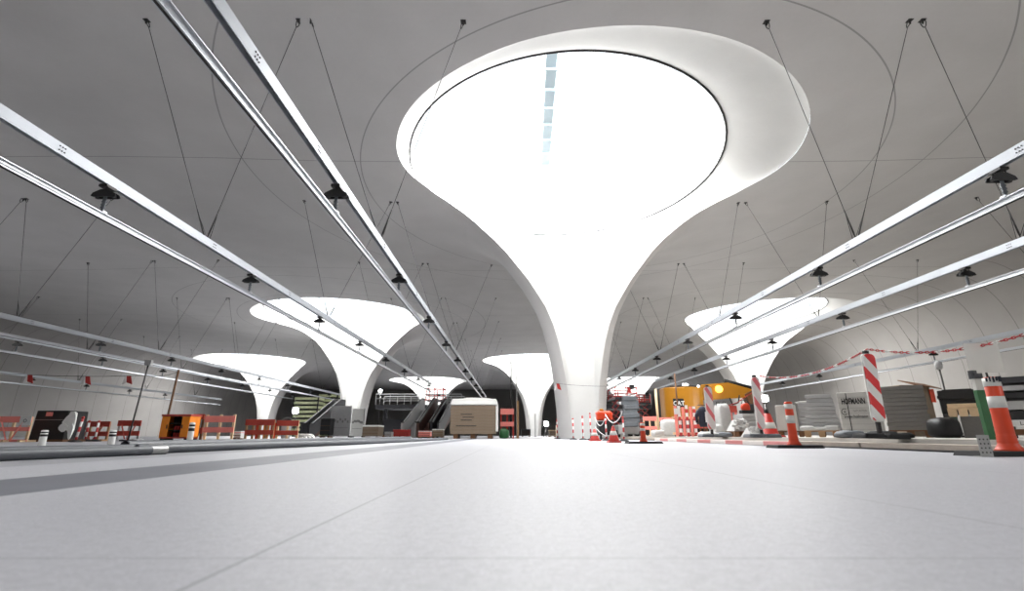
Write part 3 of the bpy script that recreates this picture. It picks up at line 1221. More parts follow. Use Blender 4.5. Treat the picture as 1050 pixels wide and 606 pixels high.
def slab_stack(x, y, z, w, d, h, n, mt, what, rz=0, widen=0, jitter=.012):
    # individual slabs
    hh = h / n
    for k in range(n):
        ww = w + widen * (1 - k / max(1, n - 1)) ** 1.6
        lb = '%s, %s of its stack' % (what, NTH[n - 1 - k])
        o = MB().box((0, 0, hh * .47), (ww, d, hh * .92)).build('stone_slab', M[mt], bevel=.006,
                                                           loc=(x + random.uniform(-jitter, jitter), y + random.uniform(-jitter, jitter), z + k * hh))
        o.rotation_euler = (0, 0, rz + random.uniform(-.012, .012))
        tag(o, lb, 'slab', what.replace(' slab', ' slabs'))


# big grey slab stack
Yb = 10.0
fx_, fw_, fr_ = facing(907, 952, Yb, .6)
qx, qy = behind(fx_, Yb, fr_, .45)
pz = pallet(qx, qy, SL, fw_, .9, 'dark pallet under the big grey slab stack', rz=fr_, mt='dwood')
slab_stack(qx, qy, SL + pz, fw_, .9, hz(395.5, Yb) - SL - pz, 11, 'stone', 'brownish grey slab in the big stack right of the clean beacon', rz=fr_)
# printed stack
fx_, fw_, fr_ = facing(861, 905, 9.2, .5)
Hh = hz(402, 9.2)
t = thing('printed_stack', 'white printed carton stack with black lettering behind the clean beacon', 'package', (fx_, 9.2, SL), fr_)
ww, hh = fw_, Hh - SL
MB().box((0, .4, hh / 2 + .04), (ww, .8, hh - .08)).build('wrapped_block', M['paper'], t, bevel=.012)
MB().box((0, .4, .04), (ww * .96, .76, .08)).build('skid', M['dwood'], t)
for k in range(1, 8):
    MB().box((0, -.002, hh * (k / 8.5 + .06)), (ww * .99, .003, .003)).build('seam', M['ink2'], t)
MB().box((-ww * .27, -.004, hh * .52), (.014, .006, hh * .92)).build('strap', M['ink'], t)
text_mesh('lettering', 'HOFMANN', hh * .18, M['ink'], t, (-ww * .12, -.004, hh * .74), bold=.005, fit=ww * .56)
text_mesh('lettering', 'NATURSTEIN', hh * .068, M['ink2'], t, (ww * .0, -.004, hh * .56), fit=ww * .32)
text_mesh('lettering', 'www.hofmann', hh * .10, M['ink'], t, (-ww * .12, -.004, hh * .43), fit=ww * .56)
MB().tube([(-ww * .37 + .045 * cos(a), -.004, hh * .57 + .055 * sin(a)) for a in [R(40 + 28 * k) for k in range(11)]], .005, 4).build('round_emblem', M['ink'], t)
text_mesh('emblem_letter', 'e', hh * .10, M['ink'], t, (-ww * .36, -.004, hh * .545))

# pyramidal wrapped stack on pallet, light slabs
Ys = 11.0
fx_, fw_, fr_ = facing(824, 860, Ys, .3)
qx, qy = behind(fx_, Ys, fr_, .4)
pz = pallet(qx, qy, SL, fw_, .8, 'pale wooden pallet right of the orange bollard', rz=fr_, mt='wood')
slab_stack(qx + .06, qy, SL + pz, .50, .62, hz(404, Ys) - SL - pz, 9, 'stone2', 'light grey slab in the film wrapped stepped stack', rz=fr_, widen=.22, jitter=.015)
t = thing('stretch_film', 'crumpled clear film over the foot of the stepped slab stack', 'film', (fx_, Ys + .03, SL + pz), fr_)
for k, (dx, w_, h_) in enumerate(((-.24, .30, .10), (.0, .4, .08), (.22, .3, .11))):
    MB().blob((dx, -.0, h_ / 2), (w_, .12, h_), 20 + k, 14, 8, .12).build('film_fold', M['bag'], t)
# gray slabs with white sheets
Ys = 12.4
fx_, fw_, fr_ = facing(797, 846, Ys, .3)
qx, qy = behind(fx_, Ys, fr_, .4)
pz = pallet(qx, qy, SL, fw_, .8, 'dark pallet under the white wrapped pack by the cone', rz=fr_, mt='dwood')
hp = hz(415, Ys) - SL - pz
pw = fw_ * .46
cr, sr = cos(fr_), sin(fr_)


def loc2(u, v):
    return qx + u * cr - v * sr, qy + u * sr + v * cr


ux, uy = loc2(-fw_ * .27, 0)
t = thing('wrapped_pack', 'white wrapped block pack between the traffic cone and orange bollard', 'package', (ux, uy, SL + pz), fr_)
MB().box((0, 0, hp / 2), (pw, .75, hp), taper=.97).build('wrap', M['paper'], t, bevel=.02)
for fx2 in (-.22, .05):
    MB().box((fx2, -.377, hp / 2), (.006, .006, hp * .95)).build('fold', M['ink2'], t)
MB().blob((.05, -.2, hp + .02), (.18, .2, .10), 31).build('black_wad', M['black'], t)
ux, uy = loc2(fw_ * .24, 0)
slab_stack(ux, uy, SL + pz, pw, .7, hz(413, Ys) - SL - pz, 8, 'stone2', 'grey slab in the stack behind the orange bollard', rz=fr_)
t = thing('plastic_sheet', 'black and white sheet scraps on the grey slabs behind the orange bollard', 'sheet', (ux, uy, hz(413, Ys)), fr_)
MB().blob((-.05, -.1, .02), (.5, .4, .05), 33, 12, 6, .2).build('white_scrap', M['film'], t)
MB().blob((.16, -.2, .04), (.30, .3, .08), 34, 12, 6, .2).build('black_scrap', M['black'], t)

# sand/rock pads around
for px, Y, w_, h_, mt, lb in ((872, 8.3, .42, .12, 'gtarp', 'grey plastic bag pad at the foot of the printed stack'),
                              (905, 8.2, .42, .11, 'rubber', 'dark rubber pad under the big slab stack corner'),
                              (924, 8.6, .34, .09, 'rubber', 'flat dark pad below the big grey slab stack'),
                              (706 + 20, 12.6, .5, .13, 'bag', 'pale sack pad at the foot of the worn beacon'),
                              (741, 12.8, .45, .12, 'gtarp', 'grey pad right of the worn beacon foot')):
    o = MB().blob((0, 0, h_ / 2), (w_, .35, h_), int(px), 14, 8, .1).build('weight_pad', M[mt], loc=(gx(px, Y, SL), Y, SL))
    tag(o, lb, 'pad')

# sacks / stone heaps near centre right
for px0, px1, yt, Y, nm, mt, lb in ((739, 751, 414, 14.5, 'bulk_bag', 'bag', 'tall white bulk bag right of the orange red fence'),
                                    (751, 769, 429.5, 13.2, 'stone_heap', 'bag', 'netted white stone heap on the little pallet'),
                                    (767, 781, 438, 10.6, 'stone_heap', 'bag', 'small pale stone heap at the foot of the faded beacon'),
                                    (680, 696, 430, 19.0, 'bulk_bag', 'bag', 'white block shaped sack left of the striped planks'),
                                    (670, 681, 441, 17.5, 'bulk_bag', 'bag', 'low white sack beside the pale pole foot'),
                                    (733, 740, 435, 13.4, 'bulk_bag', 'bag', 'small white sack behind the worn beacon')):
    h_ = hz(yt, Y) - SL
    xa_, xb_ = gx(px0, Y, .4), gx(px1, Y, .4)
    z0 = SL
    if nm == 'stone_heap' and px0 == 751:
        pallet((xa_ + xb_) / 2, Y + .2, SL, xb_ - xa_, .6, 'little dark pallet under the netted stone heap', mt='dwood')
        z0 = SL + .143
        h_ -= .143
    t = thing(nm, lb, 'sack' if nm == 'bulk_bag' else 'stones', ((xa_ + xb_) / 2, Y + .2, z0))
    wx = (xb_ - xa_)
    if nm == 'stone_heap':
        hp_ = MB()
        rnd = random.Random(px0)
        hp_.box((0, 0, h_ * .46), (wx * .96, .5, h_ * .92), taper=.42)
        for k in range(46):
            f = rnd.random() * .9
            hw = wx / 2 * (1 - .55 * f)
            hp_.box((rnd.uniform(-hw, hw), -.25 * (1 - .55 * f) + rnd.uniform(-.01, .02), h_ * f * .95 + .03), (.09, .07, .06), rz=rnd.uniform(-.8, .8), rx=rnd.uniform(-.8, .8), ry=rnd.uniform(-.5, .5))
        hp_.build('stones', M[mt], t, bevel=.008)
    else:
        MB().blob((0, 0, h_ / 2), (wx, .5, h_), int(px0), 20, 12, .05, e=.35).build('fabric', M[mt], t)
    if nm == 'bulk_bag' and h_ > .4:
        for sx in (-1, 1):
            c = sx * (xb_ - xa_) * .28
            MB().tube([(c - .06, 0, h_ * .95), (c - .03, 0, h_ * 1.07), (c + .03, 0, h_ * 1.07), (c + .06, 0, h_ * .95)], .012, 5).build('lifting_loop', M['ink'], t)
# pale slabs behind the faded beacon
Ys = 13.8
xa_, xb_ = gx(764, Ys, .3), gx(783, Ys, .3)
pz = pallet((xa_ + xb_) / 2, Ys + .35, SL, xb_ - xa_, .7, 'pallet under the pale slabs behind the faded beacon', mt='dwood')
slab_stack((xa_ + xb_) / 2, Ys + .35, SL + pz, xb_ - xa_, .6, hz(424, Ys) - SL - pz, 5, 'stone2', 'pale slab behind the faded beacon')
zt = hz(424, Ys)
t = thing('stone_saw', 'small orange and black cut off saw on the pale slabs', 'saw', ((xa_ + xb_) / 2 - .05, Ys + .2, zt))
MB().box((0, 0, .05), (.34, .2, .09)).build('base', M['black'], t, bevel=.01)
MB().blob((-.02, 0, .19), (.24, .18, .2), 41, 12, 8, .05).build('motor_housing', M['orange'], t)
MB().tube([(-.1, 0, .2), (-.12, 0, .36), (.04, 0, .38), (.1, 0, .24)], .018, 6).build('handle', M['black'], t)
MB().lathe([(.10, -.008), (.11, 0), (.10, .008)], (0, 0, 0), 20).build('blade_guard', M['dgrey'], t, loc=(.18, 0, .16)).rotation_euler = (pi / 2, 0, 0)

# striped planks standing on a pallet
t = thing('plank_rack', 'upright rack of red and white striped boards before the yellow machine', 'rack', (gx(704, 17.2, .5), 17.2, SL))
hR = hz(415.5, 17.2) - SL
for k in range(6):
    x = -.34 + .13 * k
    MB().box((x, .02 * (k % 2), hR * (.5 + (.0 if k % 2 else -.02))), (.09, .03, hR * (1 - .04 * (k % 3)))).build('striped_board', M['post'] if k % 2 else M['pink'], t)
MB().box((0, .08, .1), (.9, .1, .08)).build('rack_rail', M['cream'], t)
MB().box((0, .08, hR * .6), (.9, .06, .08)).build('rack_rail', M['cream'], t)
MB().box((-.3, -.06, hR * .8), (.2, .02, .2)).build('sign_plate', M['white'], t)

t = thing('hung_jacket', 'dark blue cloth jacket hung on a stake left of the worn beacon', 'jacket', (gx(721.5, 15, .5), 15, SL))
MB().tube([(0, 0, 0), (0, 0, .86)], .02, 6).build('stake', M['dwood'], t)
jk = MB()
jk.lathe([(.10, .28), (.13, .36), (.12, .55), (.15, .72), (.10, .82), (.04, .88)], n=14)
jk.tube([(-.12, 0, .76), (-.19, 0, .6), (-.18, 0, .40)], [.05, .055, .045], 8)
jk.tube([(.12, 0, .76), (.19, 0, .6), (.18, 0, .40)], [.05, .055, .045], 8)
jk.build('cloth', M['navy'], t)
MB().box((.05, -.14, .56), (.06, .02, .3)).build('white_strip', M['white'], t)

# ------------------------------------------------------------------ far right: dark load, pallet, post, perspex, racks
Yk = 9.2
fx_, fw_, fr_ = facing(961, 1006, Yk, .8)
t = thing('black_tub', 'large black open crate behind the small raised pallet', 'crate', (*behind(fx_, Yk, fr_, .45), SL), fr_)
ww = fw_
zt = hz(399, Yk) - SL
MB().box((0, 0, zt * .74), (ww * .94, .8, zt * .5), taper=1.02).build('crate_body', M['black'], t, bevel=.02)
MB().prism([(-ww / 2, zt * .86), (-ww / 2 + .10, zt), (ww / 2 - .1, zt), (ww / 2, zt * .80), (ww / 2, zt * .76), (-ww / 2, zt * .82)], -.46, .46).build('lid', M['black'], t)
for sx in (-1, 1):
    MB().box((sx * ww * .38, 0, zt * .25), (.1, .7, zt * .5)).build('leg', M['dgrey'], t)
Yp = 8.6
fx_, fw_, fr_ = facing(971, 1003, Yp, .6)
qx, qy = behind(fx_, Yp, fr_, .22)
t = thing('timber_block_stand', 'low grey stone block under the raised pallet', 'block', (qx, qy, SL), fr_)
zz1 = hz(427, Yp) - SL
MB().box((.08, 0, zz1 / 2), (fw_ * .7, .35, zz1)).build('block', M['stone'], t, bevel=.01)
MB().box((-fw_ * .38, 0, zz1 * .3), (fw_ * .2, .3, zz1 * .6)).build('brown_block', M['dwood'], t, bevel=.01)
MB().box((-fw_ * .36, 0, zz1 * .8), (fw_ * .25, .3, zz1 * .38)).build('teal_block', M['teal'], t, bevel=.01)
pallet(qx, qy, SL + zz1, fw_, .44, 'small pale pallet raised on blocks at the right', rz=fr_, mt='cream')
o = MB().box((0, 0, .035), (fw_ - .02, .42, .07)).build('timber_boards', M['cream'], bevel=.005, loc=(qx, qy, SL + zz1 + .145))
o.rotation_euler = (0, 0, fr_)
tag(o, 'pale timber boards lying on the small raised pallet', 'boards')
o = MB().blob((0, 0, .17), (.42, .4, .34), 51, 14, 9, .05).build('tool_bag', M['black'], loc=(gx(968, 8.7, .3), 8.7, SL))
tag(o, 'dark bulging bag right of the big grey slab stack', 'bag')
t = thing('folded_cardboard', 'brown cardboard flap on top of the load behind the slab stack', 'cardboard', (gx(943, 11.5, .9), 11.7, SL))
zc_ = hz(394, 11.5) - SL
MB().box((0, .1, zc_ * .5), (.7, .5, zc_ * .98)).build('box', M['board'], t, bevel=.01)
MB().box((.12, -.15, zc_), (.62, .5, .02), ry=.15, rx=.3).build('flap', M['dwood'], t)
MB().box((.36, -.17, zc_ * .78), (.1, .02, .3)).build('orange_strip', M['orange'], t)

Yg = 5.6
gxp = gx(1018, Yg, SL)
t = thing('green_post', 'green steel post with a dark clamp beside the large orange bollard', 'post', (gxp, Yg, SL))
zt = hz(381, Yg) - SL
MB().box((0, 0, zt * .36), (.115, .05, zt * .72)).build('green_plate', M['green'], t, bevel=.004)
MB().box((0, 0, zt * .80), (.10, .045, zt * .20)).build('white_plate', M['paper'], t)
MB().box((-.01, 0, zt * .93), (.09, .08, .06)).build('clamp_head', M['dgrey'], t)
MB().box((-.035, 0, zt * .98), (.05, .06, .05)).build('clamp_screw', M['dgrey'], t)
MB().box((.0, .03, zt * .55), (.03, .03, zt * .86)).build('back_bar', M['black'], t)
t = thing('perspex_sheet', 'cloudy clear sheet held up behind the green post clamp', 'sheet', (gx(1008, 5.8, 1.1), 5.8, SL))
z0_, z1_ = hz(382, 5.8) - SL, hz(352, 5.8) - SL
MB().box((0, 0, (z0_ + z1_) / 2), (.42, .006, z1_ - z0_)).build('sheet', M['perspex'], t)
MB().tube([(.0, .02, 0), (0, .02, z0_ + .1)], .012, 6).build('support_rod', M['steel'], t)

Yr = 11
t = thing('work_lamp', 'small lamp on a thin dark stick above the black crate', 'lamp', (gx(981, Yr, SL), Yr, SL))
zt = hz(369, Yr) - SL
MB().tube([(0, 0, .03), (-.02, 0, zt - .2)], .018, 6).build('stick', M['steel'], t)
MB().lathe([(.04, 0), (.075, .05), (.075, .14), (.03, .2)], (-.02, 0, zt - .22), 12).build('lamp_head', M['mgrey'], t)
MB().box((0, 0, .02), (.4, .4, .04)).build('foot', M['steel'], t)

# perforated plate
t = thing('perforated_bracket', 'galvanised perforated angle plate standing before the large orange bollard', 'bracket', (gx(1011, 4.38, .05), 4.38, 0))
zt = hz(446, 4.38)
MB().box((0, 0, zt / 2), (.105, .006, zt)).build('plate', M['galv'], t)
b = MB()
for i in range(3):
    for j in range(4):
        b.tube([(-.033 + .033 * i, -.0045, zt * (.2 + .2 * j)), (-.033 + .033 * i, -.003, zt * (.2 + .2 * j))], .007, 8)
b.build('holes', M['ink'], t)
MB().box((0, .04, .003), (.105, .08, .006)).build('foot', M['galv'], t)

# metal rack with boxes at the right edge
Yr = 7.3
fr_ = -atan2(7.6, 7.3)
xa_ = gx(1029, Yr, .5)
t = thing('storage_rack', 'dark metal rack of long boxes at the right edge', 'rack', (xa_ + .9 * cos(fr_) - .45 * sin(fr_) * 1, Yr + .9 * sin(fr_) + .45 * cos(fr_) , SL), fr_)
zt = hz(386, Yr) - SL
for sx in (-1, 1):
    for sy in (-.4, .4):
        MB().box((sx * .86, sy, zt / 2), (.05, .05, zt)).build('upright', M['dgrey'], t)
for k, (f, hh_, mt) in enumerate(((.93, .09, 'dgrey'), (.80, .07, 'mgrey'), (.68, .08, 'black'), (.52, .12, 'galv'), (.36, .13, 'black'), (.10, .08, 'dwood'))):
    MB().box((0, 0, zt * f), (1.8, .86, hh_)).build('long_box', M[mt], t, bevel=.006)
o = MB().box((-.66, -.45, zt * .24), (.44, .01, .09)).build('name_plate', M['white'], t)
text_mesh('lettering', 'LA SA', .075, M['ink'], o, (-.66, -.457, zt * .24 - .027), sx=1.1)

# ------------------------------------------------------------------ yellow excavator
Ye = 24.0
x0_, x1_ = gx(682, Ye, 1.2), gx(722, Ye, 1.2)
zt = hz(397.5, Ye)
t = thing('excavator', 'yellow excavator with a rounded rear body and boom reaching right', 'excavator', ((x0_ + x1_) / 2, Ye, SL))
W = x1_ - x0_
Ht = zt - SL
pts = []
for a in range(0, 181, 12):
    pts.append((W / 2 * cos(R(a)), -.55 * sin(R(a)) - .0))
pts = [(W / 2, .7)] + pts + [(-W / 2, .7)]
b = MB()
b.prism(pts, .75, Ht, 'XY')
b.build('counterweight', M['yellow'], t, bevel=.06)
b = MB()
for sx in (-1, 1):
    pr = [(-1.2 + .35 * cos(R(a)), .35 + .35 * sin(R(a))) for a in range(90, 271, 20)] + [(1.6 + .35 * cos(R(a)), .35 + .35 * sin(R(a))) for a in range(-90, 91, 20)]
    MB().prism(pr, sx * .95 - .22, sx * .95 + .22, 'YZ').build('track', M['rubber'], t)
MB().box((0, .5, .55), (1.5, 1.8, .42)).build('undercarriage', M['dgrey'], t)
MB().box((.8, 1.6, Ht * .72), (.9, 1.3, Ht * .5)).build('cab', M['black'], t, bevel=.05)
lg = MB().box((-.42, -.52, Ht * .66), (.50, .08, .42)).build('logo_panel', M['black'], t, bevel=.02)
text_mesh('lettering', 'CAT', .27, M['white'], lg, (-.42, -.568, Ht * .66 - .095), bold=.008)
MB().box((.55, -.46, Ht * .62), (.55, .04, .03)).build('vent_slot', M['dgrey'], t)
MB().box((.62, -.43, Ht * .42), (.14, .05, .2)).build('rear_lamp', M['dgrey'], t)
MB().box((0, .4, Ht + .04), (W * .7, 1.2, .1)).build('hood', M['dgrey'], t, bevel=.03)
# boom to the right
def WX(px, py, Y):
    z = hz(py, Y)
    return (gx(px, Y, z) - (x0_ + x1_) / 2, z - SL)
bp = [WX(720, 394, Ye), WX(748, 392, Ye), WX(776, 400, Ye), WX(777, 407, Ye), WX(748, 408.5, Ye), WX(730, 410, Ye), WX(718, 410, Ye)]
MB().prism(bp, .1, .45).build('boom', M['yellow'], t, bevel=.03)
lx, lz = WX(737, 399, Ye)
MB().lathe([(.10, 0), (.17, .04), (.17, .12), (.1, .16)], (0, 0, 0), 16).build('boom_lamp', mat('warm_lamp_lens', (255, 220, 90), .3, emit=3), t, loc=(lx, .06, lz)).rotation_euler = (pi / 2, 0, 0)
cyl = MB()
a_, c_ = WX(744, 390, Ye), WX(774, 398, Ye)
cyl.tube([(a_[0], .2, a_[1]), (c_[0], .2, c_[1])], .10, 10)
cyl.tube([(c_[0], .2, c_[1]), (WX(782, 404, Ye)[0], .2, WX(782, 404, Ye)[1])], .05, 8)
cyl.build('hydraulic_cylinder', M['black'], t)
h1 = WX(770, 403, Ye)
h2 = WX(775, 427, Ye)
MB().prism([WX(764, 404, Ye), WX(772, 400, Ye), WX(785, 406, Ye), WX(783, 414, Ye), WX(776, 418, Ye), WX(768, 412, Ye)], .0, .5).build('quick_coupler', M['dwood'], t, bevel=.03)
MB().tube([(WX(779, 412, Ye)[0], .25, WX(779, 412, Ye)[1]), (WX(783, 424, Ye)[0], .25, WX(783, 424, Ye)[1]), (WX(784, 434, Ye)[0], .25, WX(784, 434, Ye)[1])], [.16, .2, .08], 10).build('breaker_tool', M['dgrey'], t)
hs = [WX(748, 408, Ye), WX(751, 415, Ye), WX(757, 413, Ye), WX(758, 405, Ye)]
MB().tube([(p[0], -.02, p[1]) for p in hs], .03, 6).build('hose', M['black'], t)
hs = [WX(742, 417, Ye), WX(755, 413, Ye), WX(765, 406, Ye), WX(772, 402, Ye)]
MB().tube([(p[0], -.08, p[1]) for p in hs], .02, 6).build('red_hose', M['redw'], t)

# ------------------------------------------------------------------ scissor lifts


def lift(px0, px1, ytop, yplat, Y, label, rz=0, base=0, tarp=True, rr=.026):
    xa_, xb_ = gx(px0, Y, 1.5), gx(px1, Y, 1.5)
    W = xb_ - xa_
    zt, zp = hz(ytop, Y) - base, hz(yplat, Y) - base
    t = thing('scissor_lift', label, 'lift', ((xa_ + xb_) / 2, Y, base), rz)
    D_ = 1.9
    MB().box((0, D_ / 2, .42), (W * .86, D_, .42)).build('chassis', M['mgrey'], t, bevel=.04)
    for sx in (-1, 1):
        for y in (.3, D_ - .3):
            o = MB().lathe([(.12, -.08), (.2, -.07), (.2, .07), (.12, .08)], (0, 0, 0), 16).build('wheel', M['rubber'], t, loc=(sx * W * .40, y, .2))
            o.rotation_euler = (0, pi / 2, 0)
    n = 4
    for k in range(n):
        z0 = .63 + (zp - .63) * k / n
        z1 = .63 + (zp - .63) * (k + 1) / n
        for sx in (-.32, .32):
            MB().tube([(sx * W, .2, z0), (sx * W, D_ - .2, z1)], .035, 4).build('scissor_arm', M['redw'], t)
            MB().tube([(sx * W, D_ - .2, z0), (sx * W, .2, z1)], .035, 4).build('scissor_arm', M['redw'], t)
    MB().box((0, D_ / 2, zp + .04), (W * .95, D_, .1)).build('platform', M['dgrey'], t)
    b = MB()
    for zz in (zp + .08, (zp + zt) / 2, zt):
        b.tube([(-W * .46, .04, zz), (W * .46, .04, zz), (W * .46, D_ - .04, zz), (-W * .46, D_ - .04, zz)], rr, 5, closed=True)
    for x in (-.46, 0, .46):
        for y in (.04, D_ - .04):
            b.tube([(x * W, y, zp), (x * W, y, zt)], rr, 5)
    b.build('guard_rail', M['redw'], t)
    MB().box((W * .25, 0, zp + .55), (.22, .12, .2)).build('control_box', M['black'], t)
    if tarp:
        cv = MB()
        for k in range(7):
            zz_ = .55 + (zp + .1 - .55) * (k + .5) / 7
            cv.box((W * (.10 + .03 * ((k * 5) % 3 - 1)), -.10 + .02 * (k % 2), zz_), (W * (.62 + .06 * (k % 3)), .30, (zp - .4) / 7 * 1.15), ry=random.uniform(-.06, .06), taper=.93)
        cv.build('grey_cover', M['gtarp'], t, bevel=.04)


lift(631, 655, 397, 409, 23, 'scissor lift draped in grey cover between column and yellow machine', 0, 0)
lift(435, 454, 398, 411, 49, 'red railed scissor lift beside the escalators', 0, 0, False, .06)
lift(656, 668, 405, 414, 30, 'small red framed lift left of the yellow machine', 0, 0, False, .04)

# orange bundle on dark cart
t = thing('tool_cart', 'dark cart with an orange tarpaulin bundle right of the column foot', 'cart', (gx(621, 18.5), 18.6, 0))
MB().box((0, 0, .42), (.5, .6, .5)).build('cart_body', M['black'], t, bevel=.03)
for sx in (-.18, .18):
    o = MB().lathe([(.05, -.03), (.1, -.025), (.1, .025), (.05, .03)], n=14).build('wheel', M['rubber'], t, loc=(sx, -.2, .10))
    o.rotation_euler = (0, pi / 2, 0)
MB().blob((0, 0, .86), (.58, .5, .34), 71, 16, 10, .08, e=.35).build('orange_bundle', M['orange'], t)
MB().blob((-.08, 0, 1.07), (.16, .2, .10), 72, 10, 6, .1).build('yellow_roll', M['yellow'], t)

# ------------------------------------------------------------------ tarp covered board stack left of centre
Yc = 25.5
xa_, xb_ = gx(462, Yc, 1), gx(508, Yc, 1)
xm, ww = (xa_ + xb_) / 2, xb_ - xa_
zt = hz(415.5, Yc)
b0 = .22
for i in range(3):
    tag(MB().box((0, 0, b0 / 2), (.22, 1.3, b0)).build('timber_bearer', M['dwood'], loc=(xm + (i - 1) * ww * .38, Yc + .7, 0)),
        '%s dark bearer under the big beige board stack' % ('left', 'middle', 'right')[i], 'timber', 'bearers under the board stack')
nb = 10
hb = (zt - b0) / nb
for k in range(nb):
    o = MB().box((0, 0, hb * .485), (ww + .02 * ((k * 7) % 3), 1.4, hb * .95)).build('beige_board', M['board'], loc=(xm, Yc + .7, b0 + k * hb), bevel=.006)
    tag(o, 'thick beige board %s of the stack under the white tarp' % NTH[nb - 1 - k], 'board', 'beige boards stacked under the white tarp')
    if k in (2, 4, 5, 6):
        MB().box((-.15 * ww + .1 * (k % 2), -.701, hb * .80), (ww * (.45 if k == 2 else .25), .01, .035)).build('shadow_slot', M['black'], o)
t = thing('white_tarp', 'white tarp draped over the big beige board stack', 'tarp', (xm, Yc + .7, zt))
th = hz(407.5, Yc) - zt
MB().box((.04, 0, th * .42), (ww + .16, 1.52, th * .8), taper=.93).build('top_sheet', M['film'], t, bevel=.05)
MB().blob((.08, 0, th * .75), (ww * .8, 1.2, th * .6), 81, 18, 8, .12).build('top_fold', M['film'], t)
b = MB()
b.box((ww / 2 + .07, -.1, -(zt - b0) * .45), (.10, 1.35, (zt - b0) * .92), taper=.9)
b.build('side_flap', M['film'], t, bevel=.02)

# small loads left
def crate(px0, px1, yt, Y, mt, lid, label, name='crate', base=0, d=.7):
    xa_, xb_ = gx(px0, Y, .4), gx(px1, Y, .4)
    z = hz(yt, Y) - base
    t = thing(name, label, 'crate', ((xa_ + xb_) / 2, Y, base))
    w_ = xb_ - xa_
    MB().box((0, d / 2, z * .5 + .05), (w_, d, z * .82)).build('body', M[mt], t, bevel=.01)
    for k in (1, 2):
        MB().box((0, -.006, z * (.12 + .25 * k)), (w_ * .98, .012, .02)).build('slat_line', M['dwood'], t)
    MB().box((0, d / 2, z * .94), (w_ * 1.03, d * 1.03, z * .13)).build('lid', M[lid], t, bevel=.02)
    for sx in (-1, 1):
        MB().box((sx * w_ * .4, d / 2, .04), (.12, d, .09)).build('skid', M['dwood'], t)
    return t


crate(371.5, 388, 436, 30, 'board', 'film', 'brown box with a white lid right of the pale hoarding', d=1.2)
crate(403, 419, 440.5, 32, 'redw', 'redw', 'low dark red skip before the grey escalator', name='skip')
crate(443.5, 454, 440, 28, 'board', 'white', 'small pale box left of the big tarp covered stack')
crate(429, 441, 442, 30, 'pink', 'white', 'low pink and white bundle before the brown escalator')
crate(394.5, 401, 443, 31, 'mgrey', 'mgrey', 'tiny grey box between brown box and red skip')
crate(241, 248, 443, 15, 'white', 'pink', 'small white and red sign box beside the salmon fence', d=.2)
crate(328, 338, 429, 36, 'black', 'black', 'tall black cabinet left of the pale hoarding', name='cabinet', d=.8)

# orange cabinet
Yo = 13.8
xa_, xb_ = gx(166, Yo, .5), gx(195, Yo, .5)
ww, zt = xb_ - xa_, hz(425, Yo)
t = thing('site_cabinet', 'orange open fronted site cabinet with two doors at the left', 'cabinet', ((xa_ + xb_) / 2, Yo, 0))
MB().box((0, .45, zt * .55), (ww, .03, zt * .8)).build('back_panel', M['dgrey'], t)
for sx in (-1, 1):
    MB().box((sx * (ww / 2 - .015), .22, zt * .55), (.03, .48, zt * .82)).build('side_panel', M['cabo'], t)
MB().box((0, .22, zt * .97), (ww * 1.04, .52, .05)).build('roof', M['brick'], t)
MB().box((0, .22, zt * .15), (ww, .46, .04)).build('floor_plate', M['brick'], t)
for f in (.42, .68):
    MB().box((0, .24, zt * f), (ww * .94, .4, .02)).build('shelf', M['dgrey'], t)
for sx in (-1, 1):
    dd = MB().box((sx * ww * .36, -.02, zt * .55), (ww * .27, .025, zt * .74)).build('door', M['cabo'], t, bevel=.004)
    MB().box((sx * ww * .27, -.04, zt * .55), (.02, .02, .1)).build('handle', M['black'], dd)
    MB().box((sx * ww * .42, .22, .05), (.1, .4, .1)).build('foot', M['black'], t)
for k in range(6):
    zk = zt * (.42 if k < 3 else .15) + .01 + (.02 if k >= 3 else 0)
    tag(MB().box((0, 0, .05), (.05, .12, .10)).build('tool_case', M['redw'], bevel=.004, loc=((xa_ + xb_) / 2 - .08 + .08 * (k % 3), Yo + .18, zk)),
        'small dark red case standing inside the orange cabinet', 'case', 'small cases inside the orange cabinet')

# cable bundle
t = thing('hose_bundle', 'white coiled hose bundle between red fence and dark escalator', 'hose', (gx(309, 17), 17, 0))
for k in range(3):
    MB().tube([((.16 + .03 * k) * cos(a) + .1 * k, .1 * sin(a), .035 + .16 * abs(sin(a)) + .0 * k) for a in [j * pi / 7 for j in range(14)]], .03, 6, closed=True).build('coil', M['film'], t)

# ------------------------------------------------------------------ escalators, hoarding, bridge, formwork


def escalator(px0, px1, Y, run, rise, mt_side, mt_deck, label, dx=0):
    xa_, xb_ = gx(px0, Y), gx(px1, Y)
    W = xb_ - xa_
    t = thing('escalator', label, 'escalator', ((xa_ + xb_) / 2, Y, 0))
    for sx in (-1, 1):
        b = MB()
        pr = [(0, 0), (run, rise), (run + 1.2, rise), (run + 1.2, rise + .95), (run - .1, rise + .95), (0, .95), (-.6, .95), (-.6, 0)]
        b.prism(pr, sx * W / 2 - .05, sx * W / 2 + .05, 'YZ').build('balustrade', M[mt_side], t)
        MB().tube([(sx * W / 2, -.6, 1.0), (sx * W / 2, 0, 1.0), (sx * W / 2, run, rise + 1.0), (sx * W / 2, run + 1.2, rise + 1.0)], .05, 6).build('handrail', M['black'], t)
    b = MB()
    n = 14
    for k in range(n):
        b.box((0, run * (k + .5) / n, rise * (k + .5) / n + .0), (W - .14, run / n + .02, rise / n + .02))
    b.build('steps', M[mt_deck], t)
    b = MB()
    b.prism([(0, -.02), (run, rise - .12), (run + 1.2, rise - .12), (run + 1.2, rise - .7), (run, rise - .7), (.9, -.02)], -W / 2 + .06, W / 2 - .06, 'YZ')
    b.build('truss', M['brown'], t)


